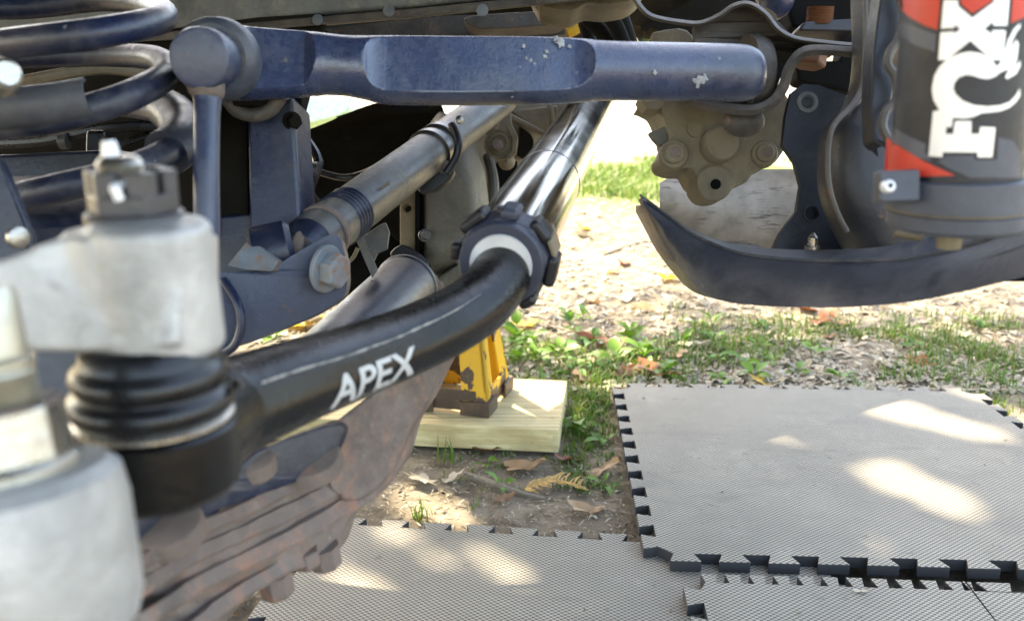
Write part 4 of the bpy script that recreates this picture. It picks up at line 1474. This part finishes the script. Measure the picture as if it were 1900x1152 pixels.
E = .00016
decal('red_panel', [(1660, -30), (1746, -30), (1743, 20), (1739, 56), (1715, 48), (1690, 34), (1675, 22)], M['red'], E)
decal('grey_band', [(1672, 40), (1700, 52), (1737, 64), (1735, 96), (1712, 90), (1690, 80), (1672, 68)], M['print_grey'], E)
decal('red_panel', [(1783, -20), (1841, -20), (1841, 3), (1804, 26), (1783, 8)], M['red'], E)
decal('red_panel', [(1880, -20), (1930, -20), (1930, 24), (1900, 33), (1876, 44)], M['red'], E)
decal('grey_band', [(1655, 235), (1680, 250), (1718, 268), (1716, 282), (1730, 300), (1700, 292), (1675, 275), (1655, 262)], M['print_grey'], E)
decal('red_panel', [(1645, 255), (1662, 268), (1685, 282), (1715, 300), (1750, 316), (1772, 326), (1700, 328), (1640, 322)], M['red'], E)
decal('grey_band', [(1756, 289), (1808, 289), (1808, 297), (1850, 297), (1853, 255), (1880, 262), (1895, 285), (1895, 330), (1800, 330), (1760, 312), (1740, 300)], M['slate'], E)
SIL = M['silver_print']
decal('lettering', [(1751, 1), (1777, 1), (1778, 12), (1804, 34), (1843, 6), (1848, -6), (1873, -6), (1868.5, 48), (1844, 48), (1841.5, 41), (1826, 54), (1841, 64.5), (1841, 57), (1866, 57), (1861, 111.5),
                    (1838.6, 112), (1834, 105.5), (1800.5, 76), (1766, 104), (1758, 112), (1741, 112), (1745, 61), (1770, 59), (1770.5, 62.5), (1782, 55), (1772, 46), (1771, 52), (1746, 53.5)], SIL, 2 * E)
decal('lettering', [(1743, 205), (1732, 186), (1729, 168), (1730, 158), (1734, 140), (1743, 124), (1755, 112.6), (1769, 104), (1786, 98.6), (1800, 96.5), (1818, 99), (1834, 106), (1845.5, 118), (1850, 125),
                    (1857, 115), (1865, 96), (1870.5, 75), (1882, 54), (1893, 44), (1893, 52), (1887, 58), (1879, 74), (1875, 94), (1886, 74), (1890, 83), (1887, 108), (1882, 128), (1893, 112), (1893, 124), (1885, 138),
                    (1869, 147), (1865, 144), (1873, 128), (1857, 134), (1845.5, 143), (1832, 147), (1818, 145), (1807, 141), (1793, 139), (1779, 144), (1771, 154), (1769, 165), (1773, 175), (1786, 187), (1807, 195.5),
                    (1832, 198), (1855, 196), (1873, 190), (1886, 176), (1892, 164), (1893, 178), (1885, 190), (1873, 200), (1855, 207), (1834.5, 209), (1822, 210), (1807, 217), (1790, 220.5), (1768, 219)], SIL, 3 * E)
decal('lettering', [(1743, 205), (1731, 207), (1723, 290), (1748, 292), (1750, 283), (1814, 283), (1814, 292), (1841, 292), (1847, 237), (1819, 236), (1817, 249), (1802, 249), (1802.5, 225), (1772, 225), (1768.5, 249),
                    (1754.5, 249), (1756, 236), (1766, 236), (1768, 219), (1768, 205)], SIL, 2 * E)
ck = P(1771, 375, .470)
MB().lathe(P(1773, 384, .4735), ca, [(0, .0335), (.0006, .0352), (.0155, .0352), (.0162, .0335), (.0162, .0318)], 64).build('clamp_band', M['slate'], shock)
mb = MB()
mb.box(P(1662, 347, .4515), (RT - FW * .25).normalized() * .0092, UP * .0077, FW * .005)
mb.build('clamp_lug', M['slate'], shock, bevel=.0012)
sc_ = MB().lathe(P(1648, 346, .4465), -FW, [(-.002, .0033), (.001, .0033), (.0024, .0026), (.0028, .0012)], 20).build('clamp_screw', M['silver'], shock)
MB().lathe(P(1648, 346, .4465) - FW * .0026, -FW, [(0, .0013), (.0006, .0013)], poly=6).build('socket', M['dark'], sc_)
MB().lathe(P(1774, 424, .476), ca, [(0, .028), (.001, .0328), (.003, .0345), (.0095, .0345), (.0105, .033)], 64).build('end_cap', M['slate'], shock)
MB().lathe(P(1774, 386, .474), ca, [(0, .0346), (.0009, .0346)], 64).build('cap_line', M['tan_cast'], shock)
MB().lathe(P(1760, 460, .482), ca, [(0, .006), (.012, .007)], 20).build('hose_fitting', M['dust_cast'], shock)

# ================================================================== ON THE GROUND
FLT = .0275


def mat_mesh(L, W, sides, th=.013, seed=0):
    """jigsaw edged mat, local frame: x along the front, y away. sides: front, right, back, left -> toothed or straight."""
    r = random.Random(seed)
    dt = .017
    n = 11
    loop = []

    def side(a, b, out, toothed, s_full, e_full):
        dr = (b - a).normalized()
        Ls = (b - a).length
        p = Ls / n
        if not toothed:
            for k in range(n):
                loop.append(a + dr * (p * k))
            return
        if s_full:
            loop.extend([a + out * dt, a + dr * (.1 * p) + out * dt, a + dr * (.02 * p)])
        for k in range(n):
            c = a + dr * (p * (k + .5))
            j = r.uniform(-.0008, .0008)
            loop.append(c - dr * (.22 * p))
            loop.append(c - dr * (.33 * p) + out * (dt + j))
            loop.append(c + dr * (.33 * p) + out * (dt + j))
            loop.append(c + dr * (.22 * p))
        if e_full:
            loop.extend([b - dr * (.02 * p), b - dr * (.1 * p) + out * dt, b + out * dt])
    i0 = [dt if s else 0 for s in sides]
    c00 = Vector((i0[3], i0[0], 0))
    c10 = Vector((L - i0[1], i0[0], 0))
    c11 = Vector((L - i0[1], W - i0[2], 0))
    c01 = Vector((i0[3], W - i0[2], 0))
    side(c00, c10, Vector((0, -1, 0)), sides[0], not sides[3], not sides[1])
    side(c10, c11, Vector((1, 0, 0)), sides[1], not sides[0], not sides[2])
    side(c11, c01, Vector((0, 1, 0)), sides[2], not sides[1], not sides[3])
    side(c01, c00, Vector((-1, 0, 0)), sides[3], not sides[2], not sides[0])
    tri = tessellate_polygon([loop])
    m = len(loop)
    vs = [Vector((p.x, p.y, th)) for p in loop] + [Vector((p.x, p.y, 0)) for p in loop]
    fs = [tuple(t) for t in tri] + [tuple(i + m for i in reversed(t)) for t in tri]
    fs += [(i, (i + 1) % m, (i + 1) % m + m, i + m) for i in range(m)]
    bm = bmesh.new()
    bv = [bm.verts.new(v) for v in vs]
    for f in fs:
        try:
            bm.faces.new([bv[i] for i in f])
        except ValueError:
            pass
    bmesh.ops.recalc_face_normals(bm, faces=bm.faces)
    me = bpy.data.meshes.new('foam_mat')
    bm.to_mesh(me)
    bm.free()
    me.materials.append(M['foam'])
    return me


MATS = []


def place_mat(fl, udir, L, W, sides, label, z, tilt=0.0, seed=0):
    me = mat_mesh(L, W, sides, seed=seed)
    o = bpy.data.objects.new('foam_mat', me)
    COL.objects.link(o)
    u = Vector((udir.x, udir.y, 0)).normalized()
    v = Vector((-u.y, u.x, 0))
    v2 = (v + Vector((0, 0, tilt))).normalized()
    n = u.cross(v2)
    m = Matrix((u, v2, n)).transposed().to_4x4()
    m.translation = Vector((fl.x, fl.y, z))
    o.matrix_world = m
    md = o.modifiers.new('bevel', 'BEVEL')
    md.width = .0012
    md.segments = 2
    md.limit_method = 'ANGLE'
    md.angle_limit = rad(50)
    tag(o, label, 'foam mat', 'interlocking foam floor mats')
    MATS.append((Vector((fl.x, fl.y, 0)), u, v, L, W))
    return o


# lower left mat: far left corner and far edge
fa, fb = G(592, 955, .015), G(1165, 990, .015)
u = (fb - fa)
u.z = 0
u.normalize()
v = Vector((-u.y, u.x, 0))
place_mat(fa - v * .61, u, .61, .61, (1, 1, 1, 1), 'grey foam mat lying lowest, half under the rusty casting', .002, 0, 1)
# lower right mat and its neighbour
fa, fb = G(1262, 1062, .0275), G(1790, 1078, .0275)
u = (fb - fa)
u.z = 0
Lr = u.length
u.normalize()
v = Vector((-u.y, u.x, 0))
fl = fa - v * .61 
place_mat(fl, u, Lr, .61, (1, 0, 1, 1), 'grey foam mat at the bottom edge with a dark notched left side', .0146, 0, 2)
place_mat(fl + u * (Lr + .0012), u, .61, .61, (1, 1, 1, 0), 'grey foam mat in the lower right corner beyond the straight seam', .0146, 0, 3)
# large upper mat
fa, fb = G(1198, 1040, .0275), G(1900, 1056, .0275)
u = (fb - fa)
u.z = 0
u.normalize()
UPM = place_mat(fa, u, .615, .60, (1, 1, 1, 1), 'large grey foam mat with bright sun patches at right', .0150, -.018, 4)

# timber block
A, B = G(1037, 797, .036), G(768, 785, .036)
u = (B - A)
u.z = 0
u.normalize()
v = Vector((u.y, -u.x, 0))
if v.y < 0:
    v = -v
D = (G(1070, 706, .036) - A)
D.z = 0
ln = D.dot(v)
mb = MB()
c = A + u * .26 + v * (ln / 2)
mb.box(Vector((c.x, c.y, .0175)), u * .26, v * (ln / 2), ZUP * .0185)
WB = mb.build('timber_block', M['wood'], label='pale pine timber block under the yellow jack stand', cat='timber', bevel=.0025, origin=(c.x, c.y, -.001))
WB_F = (A, u, v, ln)

# jack stand
f1, f2 = G(905, 775, .036), G(948, 722, .036)
e = f2 - f1
e.z = 0
sidel = e.length
e.normalize()
q = Vector((-e.y, e.x, 0))
if q.x > 0:
    q = -q
ctr = f1 + e * sidel / 2 + q * sidel / 2
jack = thing('jack_stand', (ctr.x, ctr.y, .036), 'yellow chipped jack stand standing on the pine block', 'jack stand')
apex = Vector((ctr.x, ctr.y, .34))
for k, (sx, sy) in enumerate(((-1, -1), (1, -1), (1, 1), (-1, 1))):
    ft = ctr + e * (sx * sidel / 2) + q * (sy * sidel / 2)
    ft.z = .037
    tp_ = apex + e * (sx * .022) + q * (sy * .022)
    mb = MB()
    for da, db in ((e * -sx, q * -sy), (q * -sy, e * -sx)):
        w0, w1, th = .038, .026, .004
        rings = []
        for p, w_ in ((ft, w0), (ft.lerp(tp_, .12), w0), (tp_, w1)):
            rings.append([p, p + da * w_, p + da * w_ + db * th, p + db * th])
        mb.loft(rings)
    mb.build('leg', M['yellow'], jack, bevel=.0012)
    mb = MB()
    dn = (ft - tp_).normalized()
    mb.loft([[ft + a * s_ for a in (e * -sx * .044 - q * -sy * .004 - e * -sx * .0, -e * -sx * .005 - q * -sy * .005, q * -sy * .044 - e * -sx * .004, e * -sx * .012 + q * -sy * .012)] + [] if False else
             [ft + ZUP * h + (e * -sx) * a + (q * -sy) * b for a, b in ((-.0035, -.0035), (.043, -.0035), (.043, .0), (.006, .006), (0, .043), (-.0035, .043))] for h, s_ in ((0, 1), (.022, 1))])
    mb.build('foot', M['foot_rust'], jack, bevel=.0012)
for k, (p, d_, nn) in enumerate(((f1, q, e), (f1, e, q), (f2, q, -e))):
    mb = MB()
    mid = Vector((p.x, p.y, .058)) + d_ * sidel / 2 + nn * .005
    mb.box(mid, d_ * (sidel / 2 - .02), nn * .002, ZUP * .016)
    mb.build('brace', M['foot_rust'] if k == 0 else M['yellow'], jack, bevel=.001)
MB().lathe(apex + ZUP * -.02, ZUP, [(0, .032), (.03, .03), (.06, .022), (.12, .02), (.125, .03), (.14, .03)], 20).build('post', M['yellow'], jack)


def blocked(x, y, m=.004):
    p = Vector((x, y, 0))
    for fl_, u_, v_, L_, W_ in MATS:
        q_ = p - fl_
        if -m < q_.dot(u_) < L_ + m and -m < q_.dot(v_) < W_ + m:
            return True
    A_, u_, v_, ln_ = WB_F
    q_ = p - Vector((A_.x, A_.y, 0))
    return -m < q_.dot(u_) < .52 + m and -m < q_.dot(v_) < ln_ + m


# ---- grass
gr = random.Random(21)
gvs, gfs = [], []


def blade(x, y, h, w_, lean, az):
    z = ground_h(x, y)
    d_ = Vector((math.cos(az), math.sin(az), 0))
    s_ = Vector((-d_.y, d_.x, 0))
    b = Vector((x, y, z - .002))
    o_ = len(gvs)
    p1 = b + ZUP * h * .5 + d_ * lean * h * .25
    p2 = b + ZUP * h * (1 - .3 * lean) + d_ * lean * h * .8
    gvs.extend([b - s_ * w_ * .5, b + s_ * w_ * .5, p1 + s_ * w_ * .42, p1 - s_ * w_ * .42, p2])
    gfs.extend([(o_, o_ + 1, o_ + 2, o_ + 3), (o_ + 3, o_ + 2, o_ + 4)])


def tuft(x, y, n, h, spread):
    for _ in range(n):
        a = gr.uniform(0, 6.28)
        r = spread * math.sqrt(gr.random())
        bx, by = x + math.cos(a) * r, y + math.sin(a) * r
        if blocked(bx, by):
            continue
        blade(bx, by, h * gr.uniform(.5, 1.2), gr.uniform(.0016, .0034), gr.uniform(.1, 1.1), gr.uniform(0, 6.28))


for i in range(1900):                 # strip between the bright dirt and the mats
    x, y = gr.uniform(-.3, 1.5), gr.gauss(1.74, .13)
    k = noise.noise(Vector((x * 3.2, y * 4.5, 2.0)))
    if k < (-.1 if x < .4 else -.02) or blocked(x, y) or y > 2.1:
        continue
    tuft(x, y, gr.randint(5, 12), gr.uniform(.012, .04), .028)
for i in range(260):                  # beside the mat's left edge
    y = gr.uniform(1.12, 1.6)
    x = .085 + (y - 1.1) * .13 + gr.gauss(0, .022)
    tuft(x, y, gr.randint(4, 9), gr.uniform(.015, .04) * (.5 if y < 1.3 else 1), .015)
for i in range(120):
    tuft(gr.uniform(.78, 1.1), gr.uniform(1.15, 1.6), gr.randint(4, 8), gr.uniform(.015, .03), .02)
for i in range(2600):                 # lawn further off
    y = 3.75 + 1.7 * gr.random()
    x = gr.uniform(-.45, .45) * y
    if noise.noise(Vector((x * 1.3, y * 1.3, 5))) < -.05:
        continue
    for _ in range(7):
        blade(x + gr.gauss(0, .05), y + gr.gauss(0, .05), gr.uniform(.03, .08), gr.uniform(.004, .008), gr.uniform(.2, 1), gr.uniform(0, 6.28))
for x_, y_, n_, h_ in ((828, 850, 16, .045), (780, 955, 22, .032), (880, 940, 5, .02), (1130, 905, 6, .03)):
    g_ = G(x_, y_)
    for _ in range(n_):
        blade(g_.x + gr.gauss(0, .008), g_.y + gr.gauss(0, .006), h_ * gr.uniform(.6, 1.2), .0022, gr.uniform(.1, .7), gr.uniform(0, 6.28))
for i in range(70):
    x, y = gr.uniform(-.1, .12), gr.uniform(1.1, 1.3)
    if not blocked(x, y) and gr.random() < .35:
        tuft(x, y, 4, .016, .01)
raw('grass', gvs, gfs, M['grass'], None, 'stuff', 'short bright green grass growing in patches')

# ---- straw, chips and chaff
svs, sfs = [], []
for i in range(26000):
    if i < 21000:
        y = 1.5 + 3.2 * gr.random() ** 1.9
        x = gr.uniform(-.3, .62) * y
        L_, W_ = gr.uniform(.008, .034), gr.uniform(.0015, .006)
        if gr.random() < .3:
            W_ = L_ * gr.uniform(.3, .6)
    else:
        y = gr.uniform(.85, 1.6)
        x = gr.uniform(-.35, .2) if gr.random() < .8 else gr.uniform(.75, 1.3)
        L_, W_ = gr.uniform(.003, .016), gr.uniform(.0008, .003)
    if blocked(x, y, .002):
        continue
    z = ground_h(x, y) + .0015
    a = gr.uniform(0, 6.28)
    d_ = Vector((math.cos(a), math.sin(a), gr.uniform(-.25, .25))) * L_ * .5
    s_ = Vector((-math.sin(a), math.cos(a), gr.uniform(-.5, .5))) * W_ * .5
    c = Vector((x, y, z + abs(d_.z) * .7))
    o_ = len(svs)
    bow = ZUP * L_ * gr.uniform(.02, .22)
    svs += [c - d_ - s_ * .4, c - d_ + s_ * .4, c + s_ + bow, c - s_ + bow, c + d_ + s_ * .3, c + d_ - s_ * .3]
    sfs += [(o_, o_ + 1, o_ + 2, o_ + 3), (o_ + 3, o_ + 2, o_ + 4, o_ + 5)]
raw('straw', svs, sfs, M['straw'], None, 'stuff', 'pale straw, chips and chaff strewn over the dirt')

# ---- pebbles and clods
cvs, cfs = [], []
for i in range(1500):
    y = gr.uniform(.8, 2.2)
    x = gr.uniform(-.4, .3) if y < 1.6 else gr.uniform(-.3, 1.3)
    if blocked(x, y, .002):
        continue
    r = .0012 + .004 * gr.random() ** 3
    c = Vector((x, y, ground_h(x, y) + r * .2))
    o_ = len(cvs)
    vsx = [Vector((1, 0, 0)), Vector((.3, .9, .1)), Vector((-.8, .5, 0)), Vector((-.7, -.7, .1)), Vector((.4, -.8, 0)), Vector((.1, .1, .8))]
    cvs += [c + Vector((v.x * gr.uniform(.7, 1.2), v.y * gr.uniform(.7, 1.2), v.z * gr.uniform(.6, 1.1))) * r for v in vsx]
    cfs += [(o_ + k, o_ + (k + 1) % 5, o_ + 5) for k in range(5)]
raw('clods', cvs, cfs, M['ground'], None, 'stuff', 'small clods and grit on the bare dirt')


# ---- crumbs of soil trodden onto the mats
kvs, kfs = [], []
for i in range(240):
    fl_, u_, v_, L_, W_ = gr.choice(MATS)
    q_ = fl_ + u_ * (L_ * gr.uniform(.06, .94)) + v_ * (W_ * gr.uniform(.06, .94))
    top_ = max((.0276 if k >= 1 else .0151) - (.018 * (q_ - m_[0]).dot(m_[2]) - .0004 if k == 3 else 0) for k, m_ in enumerate(MATS)
               if 0 < (q_ - m_[0]).dot(m_[1]) < m_[3] and 0 < (q_ - m_[0]).dot(m_[2]) < m_[4])
    r = .0006 + .0022 * gr.random() ** 4
    o_ = len(kvs)
    c_ = Vector((q_.x, q_.y, top_ + r * .2))
    kvs += [c_ + Vector((v.x * gr.uniform(.6, 1.4), v.y * gr.uniform(.6, 1.4), v.z * gr.uniform(.5, 1))) * r for v in vsx]
    kfs += [(o_ + k, o_ + (k + 1) % 5, o_ + 5) for k in range(5)]
raw('crumbs', kvs, kfs, M['ground'], None, 'stuff', 'crumbs of soil trodden onto the foam mats')


# ---- broadleaf weeds
def weed_leaf_mesh(L, W):
    vs, fs = [], []
    n = 7
    for i in range(n + 1):
        t = i / n
        w_ = W * math.sin(math.pi * min(1, t ** .8)) ** .8 * .5
        x = L * t
        z = L * (.28 * t - .38 * t * t)
        vs += [(x, -w_, z + w_ * .35), (x, 0, z), (x, w_, z + w_ * .35)]
    for i in range(n):
        a = i * 3
        fs += [(a, a + 1, a + 4, a + 3), (a + 1, a + 2, a + 5, a + 4)]
    me = bpy.data.meshes.new('leaf')
    me.from_pydata(vs, [], fs)
    me.materials.append(M['weed'])
    me.shade_smooth()
    return me


WL = [weed_leaf_mesh(.055, .022), weed_leaf_mesh(.042, .027), weed_leaf_mesh(.032, .018)]
wr_ = random.Random(77)


def weed(px_, py_, n, sc, label, group=None, upright=.5):
    g = G(px_, py_)
    loc_ = Vector((g.x, g.y, ground_h(g.x, g.y)))
    root = thing('weed_plant', loc_, label, 'weed', group)
    for k in range(n):
        o_ = bpy.data.objects.new('leaf', WL[wr_.randrange(3)])
        COL.objects.link(o_)
        o_.parent = root
        az = 6.28 * k / n + wr_.uniform(-.5, .5)
        h = .003 + wr_.random() * .03 * sc * upright
        o_.location = (math.cos(az) * .006, math.sin(az) * .006, h)
        o_.rotation_euler = (wr_.uniform(-.35, .35), -wr_.uniform(0, .9) * upright * 1.2, az)
        s_ = sc * wr_.uniform(.6, 1.15)
        o_.scale = (s_, s_, s_)
        if k < 3:
            st_ = MB()
            tip = loc_ + Vector(o_.location)
            st_.tube([loc_, loc_.lerp(tip, .5) + Vector((0, 0, .002)), tip], .0009, 6, 2).build('stem', M['grass'], root)


for a in ((960, 628, 6, 1.0, 'bright upright weed just right of the black collar lugs', None, 1.0), (1058, 600, 6, .8, 'weed with pale leaves near the edge of the bright dirt', None, .9),
          (1100, 635, 8, .9, 'leafy weed in the middle of the green strip', None, .7), (1040, 655, 7, .9, 'broad low weed left of the green strip', None, .5),
          (1000, 668, 7, .8, 'spreading weed behind the pine block', None, .5), (1170, 625, 8, .9, 'tall weed with big rounded leaves under the grey dirt', None, .9),
          (1190, 660, 8, .9, 'dense weed just beyond the large mat', None, .7), (1140, 665, 7, .9, 'weed with broad leaves between pine block and large mat', None, .6),
          (1045, 800, 7, .75, 'weed leaning over the front corner of the pine block', None, .6), (1070, 790, 4, .8, 'thin weed at the right end of the pine block', None, .9),
          (905, 860, 4, .5, 'small two leaved weed on the bare dirt before the block', None, .6), (930, 905, 4, .5, 'tiny weed beside the fallen twig', None, .7),
          (1120, 900, 5, .5, 'small weed against the left edge of the large mat', None, .5), (1120, 815, 5, .6, 'low weed between block end and large mat', None, .5),
          (1235, 690, 5, .8, 'weed overhanging the far left corner of the large mat', None, .6), (1400, 700, 5, .8, 'bright weed at the far edge of the large mat', None, .6),
          (1330, 668, 6, .6, 'small weed behind the russet leaf', None, .5), (1480, 690, 5, .6, 'low weed in the thin grass past the mat', None, .5),
          (1700, 640, 6, .7, 'green weed on the pale dirt under the skid bar', None, .5), (1810, 600, 5, .8, 'weed with long blades right of the skid bar', None, .8),
          (1850, 690, 5, .6, 'low weed beyond the far right corner of the mat', None, .5), (1290, 600, 5, .5, 'small weed on bare ground right of the green strip', None, .5),
          (510, 628, 7, .7, 'green weed seen through the gap under the blue clevis', None, .5)):
    weed(*a)
wl = random.Random(4)
for i in range(30):
    x_, y_ = wl.uniform(.0, .62), wl.gauss(1.72, .11)
    if y_ > 1.98 or blocked(x_, y_, .015):
        continue
    q_ = Vector((x_, y_, 0)) - CAM
    weed(CX + F * q_.dot(RT) / q_.dot(FW), CY - F * q_.dot(UP) / q_.dot(FW), wl.randint(4, 7), wl.uniform(.5, .85), 'small green weed growing among the grass of the green strip', 'weeds of the green strip', wl.uniform(.3, .9))


# ---- dry leaves
def dry_leaf_mesh(seed, lobes):
    r = random.Random(seed)
    n = 16
    rings = []
    vs = [(0, 0, 0)]
    fs = []
    for q_ in (.35, .7, 1.0):
        for k in range(n):
            a = 2 * math.pi * k / n
            rad_ = q_ * (1 + (.32 * math.cos(lobes * a) + r.uniform(-.12, .12)) * q_)
            x, y = math.cos(a) * rad_, math.sin(a) * rad_ * .62
            z = .28 * noise.noise(Vector((x * 1.6, y * 1.6, seed))) + .22 * y * y * r.choice((1, 1, 1.4)) + .10 * x * x
            vs.append((x, y, z))
    for k in range(n):
        fs.append((0, 1 + k, 1 + (k + 1) % n))
    for l_ in range(2):
        for k in range(n):
            a = 1 + l_ * n + k
            b = 1 + l_ * n + (k + 1) % n
            fs.append((a, a + n, b + n, b))
    me = bpy.data.meshes.new('dry_leaf')
    me.from_pydata(vs, [], fs)
    me.shade_smooth()
    return me


DL = {}
for mk in ('dry_leaf', 'rust_leaf', 'yellow_leaf', 'pale_leaf'):
    for s_ in range(4):
        me = dry_leaf_mesh(s_ + 3, (5, 3, 7, 2)[s_])
        me.materials.append(M[mk])
        DL[(mk, s_)] = me
lr = random.Random(9)


def dead_leaf(px_, py_, kind, size, label, group=None, var=None, rot=None, tiltx=None):
    g = G(px_, py_)
    o_ = bpy.data.objects.new('dry_leaf', DL[(kind, lr.randrange(4) if var is None else var)])
    COL.objects.link(o_)
    onmat = blocked(g.x, g.y, 0)
    o_.location = (g.x, g.y, ground_h(g.x, g.y) + .004 + size * .12)
    o_.rotation_euler = (lr.uniform(-.35, .35) if tiltx is None else tiltx, lr.uniform(-.3, .3), lr.uniform(0, 6.28) if rot is None else rot)
    o_.scale = (size * .82, size * .82, size * 1.0)
    tag(o_, label, 'dry leaf', group)
    return o_


dead_leaf(970, 866, 'dry_leaf', .034, 'curled brown leaf on the dirt in front of the pine block', var=1, rot=.1)
dead_leaf(1050, 848, 'rust_leaf', .022, 'small russet leaf standing at the corner of the pine block', var=0)
dead_leaf(1215, 690, 'rust_leaf', .05, 'long russet leaf at the far edge of the large mat', var=1, rot=-.35)
dead_leaf(1160, 690, 'rust_leaf', .035, 'crumpled dark leaf between the green strip and the mat', var=2)
dead_leaf(1085, 700, 'dry_leaf', .045, 'broad tan leaf behind the right end of the pine block', var=2)
dead_leaf(975, 606, 'yellow_leaf', .045, 'yellow orange leaf lying under the collar lugs', var=1)
dead_leaf(1100, 628, 'rust_leaf', .04, 'brown leaf among the weeds of the green strip', var=3)
dead_leaf(1280, 640, 'pale_leaf', .04, 'bleached leaf in the sun right of the green strip', var=3, rot=2.7)
dead_leaf(1255, 662, 'dry_leaf', .035, 'tan leaf just below the bleached one', var=1)
dead_leaf(1550, 598, 'dry_leaf', .045, 'upright brown leaf below the middle of the skid bar', var=2)
dead_leaf(1520, 596, 'rust_leaf', .028, 'small dark leaf left of the upright brown one', var=3)
dead_leaf(1710, 625, 'pale_leaf', 0.025, 'pale grey green leaf on the dirt at right', var=3)
dead_leaf(1780, 625, 'pale_leaf', 0.028, 'wide bleached leaf farthest right on the dirt', var=2)
dead_leaf(1640, 680, 'pale_leaf', 0.031, 'bleached leaf near the middle of the mat far edge', var=1)
dead_leaf(1415, 708, 'yellow_leaf', .026, 'yellow green leaf on the far edge of the large mat', var=0)
dead_leaf(1240, 518, 'yellow_leaf', .04, 'lone tan leaf on the bright bare dirt', var=1)
dead_leaf(780, 895, 'pale_leaf', 0.028, 'bleached leaf in the sun patch beside the rusty casting', var=2)
dead_leaf(840, 888, 'pale_leaf', 0.019, 'second bleached leaf beside the sunlit one', var=0)
dead_leaf(1120, 870, 'dry_leaf', .026, 'ragged tan leaf close to the left edge of the mat', var=3)
dead_leaf(1085, 948, 'dry_leaf', .028, 'flat grey brown leaf near the front left of the large mat', var=1, rot=.2)
dead_leaf(935, 925, 'dry_leaf', .018, 'small upright leaf scrap beside the tiny weed', var=3)
dead_leaf(440, 1115, 'rust_leaf', .022, 'curled russet leaf under the rusty casting at the bottom edge', var=2)
dead_leaf(415, 1135, 'dry_leaf', .018, 'tan leaf scrap at the bottom edge under the casting', var=0)
dead_leaf(900, 832, 'rust_leaf', .026, 'flat brown leaf tucked under the front of the pine block', var=1, rot=-.2)
dead_leaf(560, 605, 'yellow_leaf', .06, 'sunlit yellow leaf seen in the gap under the blue clevis', var=1)
dead_leaf(600, 595, 'pale_leaf', .08, 'sunlit bleached leaf at the right of the clevis gap', var=3)
for i in range(60):
    y_ = lr.uniform(1.6, 4.2)
    x_ = lr.uniform(-.05, .6) * y_
    if blocked(x_, y_, .02):
        continue
    k_ = lr.choice(('dry_leaf', 'dry_leaf', 'rust_leaf', 'pale_leaf', 'yellow_leaf'))
    o_ = bpy.data.objects.new('dry_leaf', DL[(k_, lr.randrange(4))])
    COL.objects.link(o_)
    s_ = lr.uniform(.018, .042)
    o_.location = (x_, y_, ground_h(x_, y_) + .003 + s_ * .1)
    o_.rotation_euler = (lr.uniform(-.4, .4), lr.uniform(-.4, .4), lr.uniform(0, 6.28))
    o_.scale = (s_, s_, s_)
    tag(o_, 'small fallen leaf scattered on the sunlit dirt beyond the mats', 'dry leaf', 'scattered fallen leaves')

# ---- twigs and sprig
def gz(x, y, dz=.004):
    g = G(x, y)
    return Vector((g.x, g.y, ground_h(g.x, g.y) + dz))


MB().tube([gz(862, 880), gz(910, 898, .008), gz(960, 912, .006), gz(1010, 920)], [.0028, .0034, .003, .002], 8).build('twig', M['twig'], label='grey twig lying on the bare dirt before the pine block', cat='twig')
MB().tube([gz(1120, 470), gz(1180, 452), gz(1225, 440)], [.003, .004, .002], 7).build('twig', M['twig'], label='thin twig on the bright dirt beside the skid bar tip', cat='twig')
mb = MB()
base = [gz(975, 908, .006), gz(1005, 900, .01), gz(1035, 898, .012), gz(1075, 905, .008)]
mb.tube(base, .0012, 6)
bq_ = [Vector(p) for p in catmull([p[:] for p in base], 6)]
for i, p in enumerate(bq_):
    for sgn in (-1, 1):
        d_ = Vector((lr.uniform(.2, .6), sgn, lr.uniform(.0, .5))).normalized()
        mb.tube([p, p + d_ * .009, p + d_ * .016 + Vector((.004, 0, 0))], [.0012, .0014, .0006], 5, 2)
mb.build('cedar_sprig', M['sprig'], label='dry orange cedar sprig on the dirt before the block', cat='sprig')
p = G(1597, 1098, .028)
MB().plate([(1588, 1094), (1596, 1090), (1602, 1096), (1600, 1103), (1590, 1102)], p.y / math.cos(PITCH) * .96, .001).build('paper_scrap', M['white'], label='tiny pale scrap on the bottom mat', cat='scrap') if False else None
me = DL[('pale_leaf', 3)]
o_ = bpy.data.objects.new('pale_scrap', me)
COL.objects.link(o_)
o_.location = (p.x, p.y, .0295)
o_.scale = (.006, .006, .006)
tag(o_, 'tiny pale scrap lying on the bottom right mat', 'scrap')
for o in bpy.data.objects:
    if '_org' in o:
        del o['_org']
